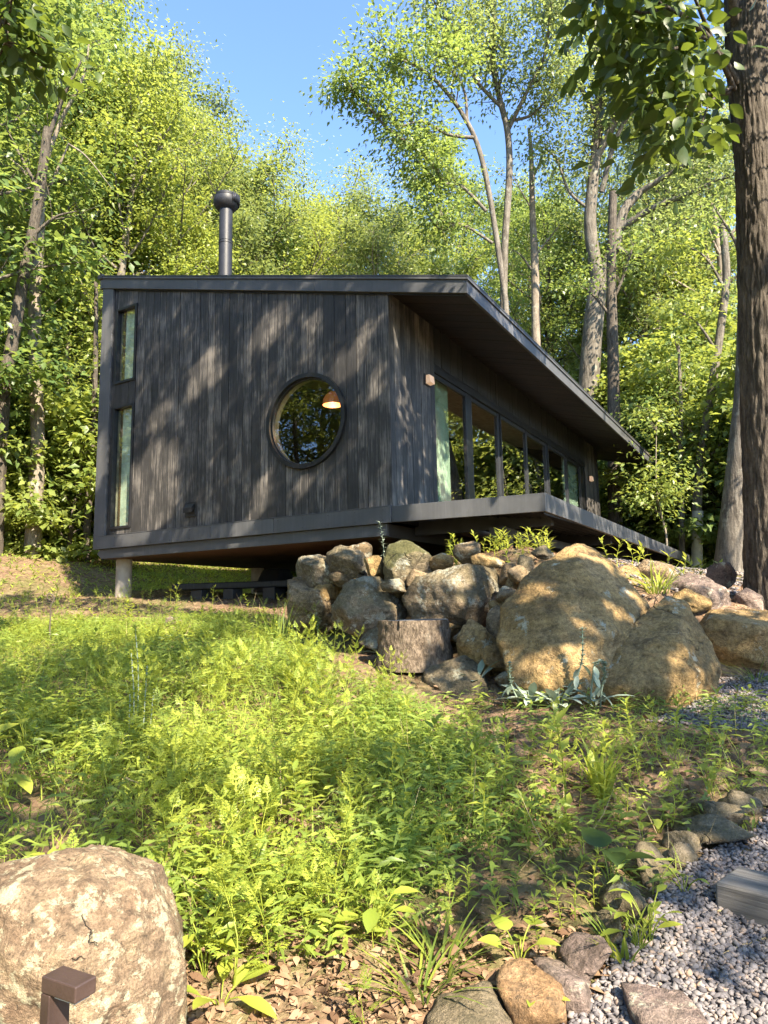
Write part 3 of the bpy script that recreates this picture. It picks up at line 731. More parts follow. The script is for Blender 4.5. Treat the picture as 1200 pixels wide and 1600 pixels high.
rock_px('boulder', [(1052,905),(1075,884),(1115,890),(1145,912),(1152,948),(1100,962),(1055,952)], 7.0, 0.9, 'rock_purple', 14, 'purplish sloping rock behind the boulders left of the thick trunk', tilt=0.5, amp=0.13)
rock_px('boulder', [(1000,890),(1015,872),(1048,870),(1060,892),(1055,925),(1005,930)], 7.5, 0.6, 'rock_tan', 15, 'pale tan rock with grass in front, below the deck edge', tilt=0.15, amp=0.1, sub=4)
rock_px('boulder', [(955,895),(968,880),(998,882),(1003,905),(975,915)], 7.6, 0.5, 'rock_ochre', 16, 'small yellowish rock just right of the boulder peak', cat='stone', sub=4)
rock_px('boulder', [(626,935),(638,905),(680,884),(740,873),(780,890),(790,915),(772,955),(745,980),(690,970),(640,962)], 7.1, 1.0, 'rock_lichen', 17, 'grey lichen-spotted boulder lying behind the stump', tilt=0.25, amp=0.10)
rock_px('boulder', [(595,880),(604,850),(628,839),(655,853),(690,880),(662,902),(630,912),(605,897)], 7.6, 0.6, 'rock_moss', 18, 'egg-shaped mossy rock on top of the rock wall', tilt=0.1, amp=0.09)
rock_px('boulder', [(458,892),(468,868),(500,865),(535,882),(548,900),(520,917),(478,908)], 8.6, 0.9, 'rock_grey', 19, 'layered grey rock at the top left end of the rock wall', tilt=0.1, amp=0.13)
rock_px('boulder', [(447,905),(472,902),(532,915),(528,958),(495,970),(452,964)], 8.5, 0.8, 'rock_tan', 20, 'tan block at the lower left end of the rock wall', tilt=0.15, amp=0.08)
rock_px('boulder', [(510,866),(530,852),(576,860),(580,882),(550,892),(520,882)], 8.35, 0.7, 'rock_grey', 21, 'flat grey rock under the cabin corner between grey slab and mossy rock', tilt=0.1, amp=0.12)
rock_px('boulder', [(518,945),(545,903),(575,880),(612,890),(640,930),(628,980),(582,1000),(545,985),(518,968)], 7.5, 0.9, 'rock_lichen', 22, 'upright boulder with white lichen, left of the stump', tilt=0.25, amp=0.10)
rock_px('boulder', [(568,872),(596,861),(604,880),(580,890)], 7.9, 0.4, 'rock_ochre', 23, 'small ochre rock wedged left of the mossy rock', cat='stone', sub=4)
rock_px('boulder', [(776,878),(790,868),(808,872),(800,892),(782,892)], 7.2, 0.35, 'rock_tan', 24, 'small light stone left of the peak on the wall top', cat='stone', sub=4)
rock_px('boulder', [(798,885),(812,866),(838,868),(836,885),(815,892)], 7.0, 0.4, 'rock_grey', 25, 'small grey-brown stone tucked against the left shoulder of the peak', cat='stone', sub=4)
rock_px('boulder', [(782,900),(800,890),(815,900),(806,915),(786,914)], 6.9, 0.3, 'rock_ochre', 26, 'orange-tan chip of rock below the wall-top stones', cat='stone', sub=4)
rock_px('boulder', [(715,1000),(735,968),(772,975),(790,1010),(785,1050),(745,1055),(720,1035)], 6.3, 0.5, 'rock_ochre', 27, 'broken ochre rock right of the stump', tilt=0.1, amp=0.17)
rock_px('boulder', [(755,965),(775,945),(795,955),(792,990),(765,990)], 6.5, 0.4, 'rock_tan', 28, 'angular tan rock above the broken ochre rock', cat='stone', sub=4, amp=0.15)
rock_px('boulder', [(660,1052),(688,1024),(748,1026),(792,1086),(785,1105),(695,1100)], 5.85, 0.55, 'rock_grey', 29, 'flat grey slab leaning below the stump', tilt=0.35, amp=0.06)
rock_px('boulder', [(695,1098),(790,1092),(800,1122),(720,1130)], 5.6, 0.4, 'rock_grey', 30, 'low grey rock at the foot of the leaning slab', cat='stone', sub=4, amp=0.08)
rock_px('boulder', [(742,1112),(760,1102),(782,1112),(775,1128),(748,1128)], 5.35, 0.25, 'rock_tan', 31, 'small round stone below the grey slab', cat='stone', sub=4)
rock_px('boulder', [(700,885),(715,876),(728,880),(722,890),(706,892)], 7.3, 0.25, 'rock_ochre', 46, 'little ochre stone in the greenery on the wall top', cat='stone', sub=4)
rock_px('boulder', [(1150,925),(1170,915),(1190,920),(1185,945),(1155,945)], 7.4, 0.4, 'rock_purple', 47, 'low purplish rock between the sloping rock and the thick trunk', cat='stone', sub=4)
# rubble wedged between the larger rocks of the wall
RUB = [(655,905,40,7.35,'rock_tan'),(690,880,34,7.7,'rock_ochre'),(615,915,34,7.35,'rock_grey'),(735,866,44,7.7,'rock_tan'),(760,880,40,7.4,'rock_ochre'),(800,935,46,6.7,'rock_tan'),(778,955,38,6.75,'rock_ochre'),(735,1000,44,6.5,'rock_tan'),(540,900,40,8.3,'rock_tan'),(560,925,40,7.9,'rock_ochre'),
       (500,925,44,8.45,'rock_ochre'),(640,985,44,7.1,'rock_tan'),(590,1000,44,7.3,'rock_grey'),(700,985,46,6.95,'rock_ochre'),(770,1030,44,6.05,'rock_ochre'),(800,1060,38,5.8,'rock_tan'),(560,868,46,8.5,'rock_tan'),(480,905,34,8.7,'rock_grey'),(815,900,36,6.8,'rock_tan'),(850,866,30,7.0,'rock_grey'),
       (1080,940,44,6.7,'rock_ochre'),(1040,915,36,7.2,'rock_purple'),(1130,900,44,8.0,'rock_purple'),(1150,960,40,6.6,'rock_tan'),(940,900,34,6.9,'rock_tan')]
RPL = ['above the lichen boulder', 'beside the mossy rock', 'left of the lichen boulder', 'right behind the lichen boulder top', 'at the right end of the wall top', 'against the left edge of the peaked boulder', 'below the right end of the lichen boulder', 'just right of the stump', 'under the flat grey rock', 'above the upright lichen boulder', 'between the two left end rocks', 'behind the stump', 'left of the stump foot', 'under the lichen boulder near the stump', 'right of the grey slab', 'at the lower left foot of the peaked boulder', 'under the cabin corner', 'at the far left of the wall', 'on the left shoulder of the peaked boulder', 'behind the top of the peaked boulder', 'between broad boulder and purplish rock', 'below the pale tan rock', 'beside the far yard gravel', 'above the smooth brown boulder', 'behind the right slope of the peaked boulder']
for k, (x, y, s_, d_, mt) in enumerate(RUB):
    q = at(x, y, d_); w = s_/FPX*d_*1.35
    rock_xy('wall_stone', q[0], q[1], (w*1.2, w*.9, w*.75), math.atan2(RIGHT[1], RIGHT[0])+R_RUB.uniform(-.4, .4), mt, 300+k, 'small %s stone wedged ' % {'rock_tan': 'tan', 'rock_ochre': 'ochre', 'rock_grey': 'grey', 'rock_purple': 'purplish'}[mt]+RPL[k], sub=4, sink=.5, z=q[2], amp=.12, group='stones wedged in the rock wall')
# the near boulder
rock_px('boulder', [(-110,1690),(-110,1392),(-30,1372),(20,1350),(70,1343),(120,1347),(160,1360),(190,1386),(226,1392),(242,1440),(266,1470),(280,1510),(290,1600),(300,1760),(-80,1760)], 2.0, 0.5, 'rock_pink', 32,
        'big pinkish lichen-covered boulder behind the brown path light', tilt=0.10, amp=0.075, sub=6, front=0.80, cuts=6, cut=(.9, .98), rough=1.5, grow=.955)

# edging stones along the gravel: outline boxes in the view, standing on the ground
EDGE = [
 (1040,1283,1178,1332,'rock_edge','long low brown edging stone above the gravel, longest of the row',0.26),
 (1082,1258,1168,1295,'rock_edge','rounded brown edging stone behind the longest one',0.22),
 (1128,1240,1185,1270,'rock_edge','light tan edging stone near the end of the row',0.2),
 (1172,1234,1215,1268,'rock_grey','blue-grey edging stone at the far end of the row',0.2),
 (1042,1312,1088,1340,'rock_edge','small round edging stone tucked below the longest one',0.14),
 (982,1328,1080,1400,'rock_edge','angular grey-brown edging stone beside the gravel',0.26),
 (1046,1326,1090,1366,'rock_edge','grey edging stone against the right side of the angular one',0.16),
 (940,1383,1038,1460,'rock_grey','greenish flat edging stone halfway down the row',0.26),
 (930,1430,975,1480,'rock_grey','dark edging stone half sunk beside the greenish flat one',0.18),
 (884,1478,972,1545,'rock_purple','purplish edging stone with a split edge',0.24),
 (832,1502,938,1572,'rock_purple','purple-brown edging stone with an orange end',0.26),
 (780,1528,884,1610,'rock_tan2','blocky orange edging stone near the bottom',0.26),
 (680,1568,806,1640,'rock_edge','flat tan edging stone at the bottom of the row',0.28),
 (985,1568,1105,1625,'rock_purple','flat pinkish slab bedded in the sunny gravel',0.30),
]
for k, (x0, y0, x1, y1, mt, lab, dep) in enumerate(EDGE):
    p = gnd((x0+x1)/2, y1-0.18*(y1-y0)); d = (p-CAM)@FWD; w = (x1-x0)/FPX*d; h = (y1-y0)/FPX*d
    p = gnd((x0+x1)/2, (y0+y1)/2+6)
    rock_xy('edging_stone', p[0], p[1], (w*1.32, dep*1.35+0.02, max(0.15, h*1.15)), math.atan2(RIGHT[1], RIGHT[0])+0.25*math.sin(k*2.2), mt, 200+k, lab, sink=0.34, group='stones edging the gravel')
p = gnd(272, 978); rock_xy('field_stone', p[0], p[1], (0.34, 0.3, 0.2), 0.4, 'rock_purple', 240, 'small greyish stone showing in the grass below the cabin', sink=0.25)
for k, (x, y, s, lab) in enumerate([(870,1120,0.09,'small tan stone in the bare soil below the silvery plants'), (1120,1092,0.10,'small pale stone in the mulch right of the broad boulder'), (1186,1215,0.16,'grey stone at the right edge above the edging row'),
                                    (965,1425,0.07,'pebble-sized stone between two edging stones'), (838,1098,0.08,'small pinkish stone among the silvery plants')]):
    p = gnd(x, y); rock_xy('loose_stone', p[0], p[1], (s, s*.8, s*.6), k, 'rock_tan', 250+k, lab, sub=4, sink=.3)

# stump below the rock wall
def stump_mesh(r, h, seed, k=64, rows=26, flare=0.12):
    R = np.random.RandomState(seed); V = []; F = []; off = Vector(R.uniform(-20, 20, 3))
    for i in range(rows):
        z = h*i/(rows-1)
        for j in range(k):
            a = 2*math.pi*j/k; c, s = math.cos(a), math.sin(a)
            q = Vector((c*r*16, s*r*16, z*7))+off
            rid = abs(mnoise.noise(q*0.9))*0.055+mnoise.noise(q*2.2)*0.018
            rr = r*(1+flare*(1-z/h)**2+0.05*math.sin(3*a+seed))-rid*min(1, r*2.2)
            V.append((c*rr, s*rr, z))
    for i in range(rows-1):
        for j in range(k): F.append((i*k+j, i*k+(j+1) % k, (i+1)*k+(j+1) % k, (i+1)*k+j))
    return V, F
def stump(p, r, h, lab, top_mat, nm='tree_stump', mat='bark_stump', seed=3):
    e = empty(nm, p, lab, 'stump')
    V, F = stump_mesh(r, h, seed); o = MB().add(V, F).build('bark', M[mat], e, smooth=True)
    k = 64; V2 = [(x*.985, y*.985, h-.012+.02*math.sin(5*x)) for x, y, z in V[-k:]]+[(0, 0, h)]
    MB().add(V2, [(i, (i+1) % k, k) for i in range(k)]).build('cut_top', M[top_mat], e, smooth=True)
c = at(648, 1010, 6.55); h0 = at(648, 969, 6.55)[2]
zb = at(648, 1045, 6.55)[2]
stump((c[0], c[1], zb), 0.335, h0-zb, 'broad tree stump with rough bark standing before the rock wall', 'timber')

# railway-sleeper step on the gravel
def sleeper():
    a = gnd(1118, 1424); b = gnd(1275, 1490)
    u = norm((b-a)[:2]); v = np.array([-u[1], u[0]]);  # v points away from the viewer
    if v@FWD[:2] < 0: v = -v
    Ln = 1.5; wd = 0.24; hh = 0.10
    e = empty('timber_step', a, 'weathered grey timber lying on the gravel', 'timber', None, math.atan2(u[1], u[0]))
    sg = 1 if (u[0]*v[1]-u[1]*v[0]) > 0 else -1
    P = lambda s, t, z: (s, t*sg, z)
    MB().hexa([P(0, 0, -.05), P(Ln, 0, -.05), P(Ln, wd, -.05), P(0, wd, -.05), P(0.004, .006, hh), P(Ln, .006, hh), P(Ln, wd, hh+.006), P(0.01, wd, hh+.004)]).build('beam', M['timber'], e, bevel=0.008, seg=2)
sleeper()

# brown bent path light in front of the near boulder
def path_light():
    c = at(104, 1545, 1.45)
    e = empty('path_light', (c[0], c[1], gz(c[0], c[1])), 'brown metal path light shaped like a hook before the near boulder', 'path light')
    r = np.array([RIGHT[0], RIGHT[1], 0]); r /= np.linalg.norm(r); f = np.array([FWD[0], FWD[1], 0]); f /= np.linalg.norm(f)
    base = np.array([c[0], c[1], gz(c[0], c[1])])
    ang = math.radians(-28); ax = r*math.cos(ang)+f*math.sin(ang); ay = -r*math.sin(ang)+f*math.cos(ang)   # arm points towards +ax
    zt = at(88, 1518, 1.45)[2]-base[2]
    o0 = at(88, 1520, 1.45)-base; o0[2] = 0
    def P(s, t, z): return tuple(o0+ax*s+ay*t+np.array([0, 0, z]))
    w = 0.0255; Ls = 0.09
    MB().hexa([P(-.012, -w, zt-.032), P(Ls, -w, zt-.032), P(Ls, w, zt-.032), P(-.012, w, zt-.032), P(-.012, -w, zt), P(Ls, -w, zt), P(Ls, w, zt), P(-.012, w, zt)]).build('lamp_head', M['brown_metal'], e, bevel=.003)
    MB().hexa([P(-.012, -w, -.1), P(.014, -w, -.1), P(.014, w, -.1), P(-.012, w, -.1), P(-.012, -w, zt-.033), P(.014, -w, zt-.033), P(.014, w, zt-.033), P(-.012, w, zt-.033)]).build('post', M['brown_metal'], e, bevel=.002)
    MB().hexa([P(.02, -w+.008, zt-.038), P(Ls-.01, -w+.008, zt-.038), P(Ls-.01, w-.008, zt-.038), P(.02, w-.008, zt-.038), P(.02, -w+.008, zt-.033), P(Ls-.01, -w+.008, zt-.033), P(Ls-.01, w-.008, zt-.033), P(.02, w-.008, zt-.033)]).build('lens', M['plastic'], e)
path_light()

# ------------------------------------------------------------------ trees
def leaves_np(P, A, N, ln, wd, prof=((0.0, 0.0), (0.42, 1.0), (1.0, 0.0)), fold=0.25, droop=0.0):
    """P base points, A axis, N face normal, per-leaf length and width -> V, F (tris); a folded blade with a midrib"""
    n = len(P); A = norm(A); S = norm(np.cross(A, N)); U = norm(np.cross(S, A))
    ln = np.broadcast_to(ln, (n,))[:, None]; wd = np.broadcast_to(wd, (n,))[:, None]
    rows = []; idx = []
    for t, w in prof:
        c = P+A*ln*t-U*ln*droop*t*t
        if w == 0: idx.append((len(rows),)); rows.append(c)
        else:
            idx.append((len(rows), len(rows)+1, len(rows)+2))
            rows += [c+S*wd*w*0.5+U*wd*w*0.5*fold, c, c-S*wd*w*0.5+U*wd*w*0.5*fold]
    k = len(rows); V = np.stack(rows, 1).reshape(-1, 3); f = []
    for a, b in zip(idx[:-1], idx[1:]):
        if len(a) == 1 and len(b) == 3: f += [(a[0], b[1], b[0]), (a[0], b[2], b[1])]
        elif len(a) == 3 and len(b) == 3: f += [(a[0], a[1], b[1]), (a[0], b[1], b[0]), (a[1], a[2], b[2]), (a[1], b[2], b[1])]
        elif len(a) == 3: f += [(a[0], a[1], b[0]), (a[1], a[2], b[0])]
    F = (np.arange(n)[:, None, None]*k+np.array(f)[None]).reshape(-1, 3)
    return V, F
def cat_vf(parts):
    V = []; F = []; n = 0
    for v, f in parts:
        V.append(v); F.append(np.asarray(f)+n); n += len(v)
    return np.concatenate(V), np.concatenate(F)

def bez(p0, d0, length, up, R, n=6, wob=0.08):
    pts = [np.array(p0, float)]; d = np.array(d0, float)
    for i in range(n-1):
        d = norm(d+np.array([0, 0, up])/n+R.randn(3)*wob)
        pts.append(pts[-1]+d*length/(n-1))
    return np.array(pts)

def leaf_clusters(R, C, dirs, per, spread, flat, ll, lw, prof, droop=0.15):
    n = len(C)*per
    c = np.repeat(C, per, 0); d = np.repeat(dirs, per, 0)
    off = R.randn(n, 3)*np.array([spread, spread, spread*flat])
    P = c+off
    out = norm(off*np.array([1, 1, 0.3])+d*0.25*spread+1e-6)
    A = norm(out+R.randn(n, 3)*0.55-np.array([0, 0, 0.35]))
    N = norm(np.array([0, 0, 0.8])+0.55*SUN+R.randn(n, 3)*0.45)
    s = R.uniform(0.6, 1.35, n)
    return leaves_np(P, A, N, ll*s, lw*s, prof, 0.22, droop)

def make_tree(seed, H, r0, cb, cr, nl, per, ll=0.15, lw=0.085, spread=0.29, flat=0.34, wander=0.25, up=0.35, subs=5, peak=0.35, fork=None):
    """skeleton + leaves about the origin: (trunk V,F), (crown V,F)"""
    R = np.random.RandomState(seed); tubes = []; C = []; Dd = []
    n = 14; zz = np.linspace(0, H*0.96, n)
    wx = np.cumsum(R.randn(n))*wander*0.35; wy = np.cumsum(R.randn(n))*wander*0.35
    wx -= np.linspace(wx[0], wx[0], n); wy -= wy[0]
    tr = np.stack([wx*np.linspace(0, 1, n), wy*np.linspace(0, 1, n), zz-0.4], -1)
    rad = r0*(1-np.linspace(0, 1, n))**0.75*1.0+0.02; rad[0] *= 1.25
    tubes.append(tube_vf(tr, rad, 10))
    az = R.uniform(0, 6.28)
    for i in range(nl):
        t = cb+(0.97-cb)*(i+R.uniform(0, 0.6))/nl
        az += 2.4+R.uniform(-.4, .4)
        k = t*(n-1); a = int(k); p = tr[a]+(tr[min(a+1, n-1)]-tr[a])*(k-a)
        q = (t-cb)/(1-cb)
        wdt = (q/peak)**0.6 if q < peak else ((1-q)/(1-peak))**0.7
        ln = cr*(0.35+0.75*wdt)*R.uniform(0.75, 1.15)
        el = R.uniform(0.15, 0.55)+0.5*q
        d = np.array([math.cos(az)*math.cos(el), math.sin(az)*math.cos(el), math.sin(el)])
        lr = max(0.02, np.interp(t, np.linspace(0, 1, n), rad)*0.45)
        b = bez(p, d, ln, up, R, 7)
        tubes.append(tube_vf(b, np.linspace(lr, 0.012, 7), 5))
        for j in range(subs):
            u = 0.3+0.7*(j+R.uniform(0, .8))/subs; kk = u*6; a2 = min(5, int(kk)); pp = b[a2]+(b[a2+1]-b[a2])*(kk-a2)
            side = (-1)**j; dd = norm(b[a2+1]-b[a2]); sd = norm(np.cross(dd, [0, 0, 1]))*side
            d2 = norm(dd*0.6+sd*R.uniform(0.5, 1.0)+np.array([0, 0, R.uniform(-.1, .4)]))
            l2 = ln*R.uniform(0.22, 0.42)*(1.15-0.5*u)
            b2 = bez(pp, d2, l2, 0.1, R, 4, 0.12)
            tubes.append(tube_vf(b2, np.linspace(max(0.01, lr*0.35), 0.006, 4), 4))
            for w in (1, 2, 3):
                C.append(b2[w]+R.randn(3)*0.12); Dd.append(d2)
        C.append(b[-1]); Dd.append(d); C.append(b[-2]+R.randn(3)*.15); Dd.append(d)
    C.append(tr[-1]); Dd.append(np.array([0, 0, 1.]))
    prof = ((0.0, 0.0), (0.42, 1.0), (1.0, 0.0))
    crown = leaf_clusters(R, np.array(C), np.array(Dd), per, spread, flat, ll, lw, prof)
    tv = [t[0] for t in tubes]; tf = [t[1] for t in tubes]
    return cat_vf(list(zip(tv, tf))), crown

PROTO = []
def proto(idx, *a, **k):
    (tv, tf), (cv, cf) = make_tree(*a, **k)
    H = a[1]
    PROTO.append((H, mesh_np('trunk_%d' % idx, tv, tf), mesh_np('crown_%d' % idx, cv, cf)))
    for q in (PROTO[-1][1],): q.polygons.foreach_set('use_smooth', np.ones(len(q.polygons), bool))
#            seed  H   r0   cb   cr  nl per
proto(0, 21, 17, 0.21, 0.30, 3.6, 26, 37)
proto(1, 22, 18, 0.23, 0.40, 3.3, 24, 36, peak=0.45)
proto(2, 23, 15, 0.16, 0.20, 3.2, 26, 36, up=0.2)
proto(3, 24, 19, 0.24, 0.45, 3.9, 24, 38, peak=0.5, spread=0.42)
proto(4, 25, 14, 0.14, 0.15, 2.9, 26, 34, ll=0.18, lw=0.10, up=0.15)
proto(5, 26, 16, 0.19, 0.30, 4.0, 24, 38, ll=0.12, lw=0.06, spread=0.42)
# understorey: bushy young trees leafed to the ground
proto(6, 31, 6.0, 0.055, 0.08, 2.2, 24, 24, ll=0.19, lw=0.11, spread=0.30, flat=0.28, up=0.1, subs=4)
proto(7, 32, 4.2, 0.04, 0.06, 1.9, 20, 24, ll=0.20, lw=0.12, spread=0.28, flat=0.25, up=0.05, subs=4)
proto(8, 33, 2.4, 0.03, 0.03, 1.3, 16, 26, ll=0.14, lw=0.07, spread=0.22, flat=0.5, up=0.3, subs=4)
LEAFM = {'a': 'leaf_a', 'b': 'leaf_b', 'c': 'leaf_c'}
for _H, _t, _c in PROTO:
    _t.materials.append(M['bark_grey']); _c.materials.append(M['leaf_a'])
def plant_tree(pi, x, y, h, leaf='a', bark='bark_grey', name='broadleaf_tree', label=None, group=None, rot=None, wid=None, catg='tree'):
    e = empty(name, (x, y, gz(x, y)-0.05), label, catg, group, random.uniform(-.9, .9) if rot is None else rot)
    s = h/PROTO[pi][0]; w = s if wid is None else wid
    e.scale = (w, w, s)
    for nm, me, mt in (('trunk', PROTO[pi][1], M[str(bark)]), ('crown', PROTO[pi][2], M[LEAFM[leaf]])):
        o = bpy.data.objects.new(nm, me); COL.objects.link(o); o.parent = e
        o.material_slots[0].link = 'OBJECT'; o.material_slots[0].material = mt      # one mesh, bark and leaf colour per tree
    return e

# sky line of the wood: highest foliage at each column of the view
SKX = [-300, 60, 150, 200, 222, 250, 330, 378, 388, 430, 470, 486, 530, 575, 610, 650, 690, 760, 830, 870, 1300]
SKY = [-400, -300, -160, -60, 70, 45, 50, 120, 190, 205, 255, 290, 285, 290, 300, 300, 200, 150, 240, 180, -200]
def spot(px, d):
    r = ray(px, 800.0); k = d/np.linalg.norm(r[:2]); return CAM[0]+r[0]*k, CAM[1]+r[1]*k
def h_for(px, d, ytop):
    x, y = spot(px, d); q = at(px, ytop, 1.0)-CAM; q = q*(d/np.linalg.norm(q[:2])); return CAM[2]+q[2]-gz(x, y)
def in_house(x, y, m=1.2): return -1.5 < x < 13.65+m and -3.5 < y < 6.0+m
ZN = [(40, 'at the left edge of the view'), (170, 'left of the roof'), (300, 'behind the left part of the roof'), (420, 'behind the black flue'), (560, 'under the sky gap'), (700, 'above the roof corner'), (850, 'behind the slender tree'), (1000, 'behind the forked tree'), (1130, 'left of the thick trunk'), (9999, 'behind the thick trunk')]
ROWN = ['front row', 'second row', 'third row', 'middle depth', 'deep in the wood', 'far back', 'farthest back']
_seen = {}
def where(px): return next(t for x, t in ZN if px < x)
def uniq(lab):
    _seen[lab] = _seen.get(lab, 0)+1
    return lab if _seen[lab] == 1 else lab
R4 = np.random.RandomState(44)
GR = ['trees on the slope behind the cabin', 'trees beyond the far end of the cabin', 'young trees under the wood']
def wood():
    rows = [(17.5, 8), (21, 9), (25, 10), (30, 11), (36, 12), (44, 13), (54, 14)]
    for ri, (d0, n) in enumerate(rows):
        for k in range(n):
            px = -180+(k+0.5+R4.uniform(-.35, .35))*1600.0/n; d = d0+R4.uniform(-1.6, 1.6)
            x, y = spot(px, d)
            if in_house(x, y) or (0 < x < 13 and 5 < y < 9.6): continue
            # the open lane of gravel to the right of the cabin
            if px > 1000 and d < 20: continue
            if px < 230 and d < 23: continue
            if 640 < px < 1040 and d < 28.5: continue
            if 1040 <= px < 1185 and d < 27: continue
            lo = np.interp(px, SKX, SKY); sky_gap = 210 < px < 660 or 800 < px < 890
            half = 110*20/d
            near = max(np.interp(px-half*.6, SKX, SKY), np.interp(px, SKX, SKY), np.interp(px+half*.6, SKX, SKY))
            top = (near if sky_gap else lo)+R4.uniform(0, 130 if sky_gap else 260)
            h = h_for(px, d, top)
            h = float(np.clip(h, 5, 29))
            if px > 1185: h = min(h, 9.0)
            if h < 7: pi = 6
            else: pi = int(R4.choice([0, 1, 2, 3, 4, 5]))
            if ri < 2 and px < 480 and R4.rand() < .35: continue
            if ri < 2 and px < 480: pi = int(R4.choice([2, 4, 0]))
            leaf = R4.choice(['a', 'b', 'b', 'c'] if d < 27 else ['c', 'c', 'a', 'b']) if px < 480 else R4.choice(['a', 'c', 'b', 'c'])
            if 480 < px < 680 and d > 28: leaf = 'c' if R4.rand() < .5 else 'b'
            left = px < 620
            wd = float(np.clip(h/PROTO[pi][0], 0.75, 1.25))*R4.uniform(.9, 1.15)
            lb = {'a': 'green', 'b': 'yellow-green', 'c': 'grey-green'}[str(leaf)]
            plant_tree(pi, x, y, h, str(leaf), R4.choice(['bark_grey', 'bark_pale', 'bark_dark']), 'broadleaf_tree',
                       '%s %s broadleaf tree %s, %s' % ('tall' if h > 15 else 'shorter', lb, where(px), ROWN[ri]), GR[0] if left else GR[1], wid=wd)
    # understorey
    for ri, (d0, n, pis) in enumerate([(15.5, 7, (7, 8)), (18.5, 12, (6, 7)), (22, 14, (6, 7)), (27, 16, (6, 6)), (34, 18, (6, 6))]):
        for k in range(n):
            px = -120+(k+0.5+R4.uniform(-.4, .4))*1500.0/n; d = d0+R4.uniform(-1.2, 1.2); x, y = spot(px, d)
            if in_house(x, y, .6) or (0 < x < 13 and 5 < y < 8.6): continue
            if px < 440 and d < 25.5: continue
            if px > 980 and d < 19.5: continue
            if 860 < px < 990 and d < 24: continue
            pi = int(R4.choice(pis)); h = PROTO[pi][0]*R4.uniform(0.8, 1.35)
            leaf = str(R4.choice(['a', 'b', 'b']))
            plant_tree(pi, x, y, h, leaf, 'bark_twig', 'young_tree', '%s %s young tree %s, %s' % ('bushy' if pi == 6 else 'low', {'a': 'green', 'b': 'yellow-green'}[leaf], where(px), ROWN[ri]), GR[2])
wood()
for k, (px, d, h, pi, lf) in enumerate([(660, 29, 11, 5, 'c'), (730, 31, 13, 2, 'a'), (810, 29, 10, 5, 'b'), (880, 31, 14, 2, 'b'), (960, 30, 15, 0, 'a'), (1030, 29.5, 14, 2, 'b'), (700, 26.5, 6.5, 6, 'b'), (840, 27, 7, 6, 'b'), (890, 28, 8, 6, 'a'), (985, 27, 8, 6, 'b'), (1040, 26, 8, 6, 'b'), (1075, 24, 7, 6, 'b'), (1110, 27, 9, 6, 'b'), (1010, 24.5, 6, 6, 'a'), (1060, 31, 16, 4, 'b'), (1120, 33, 17, 0, 'b')]):
    x, y = spot(px, d)
    plant_tree(pi, x, y, h, lf, 'bark_grey', 'broadleaf_tree', '%s %s tree filling the wood %s' % ('tall' if h > 12 else 'low' if h < 7.5 else 'medium', {'a': 'green', 'b': 'yellow-green', 'c': 'grey-green'}[lf], where(px)), GR[1])

for k, (px, d, top, pi, lf) in enumerate([(470, 34, 285, 5, 'b'), (515, 37, 300, 5, 'c'), (560, 34, 292, 5, 'b'), (610, 38, 296, 5, 'c'), (650, 35, 300, 5, 'b'), (430, 30, 250, 5, 'b')]):
    x, y = spot(px, d); h = h_for(px, d, top); plant_tree(pi, x, y, h, lf, 'bark_grey', 'broadleaf_tree', '%s distant tree closing the sky gap, %s' % ({'b': 'yellow-green', 'c': 'grey-green'}[lf], ['right of the flue', 'far right of the flue', 'left of its middle', 'at its middle', 'right of its middle', 'at its right end', 'nearest the flue'][k]), GR[0], wid=h/PROTO[pi][0]*1.1)
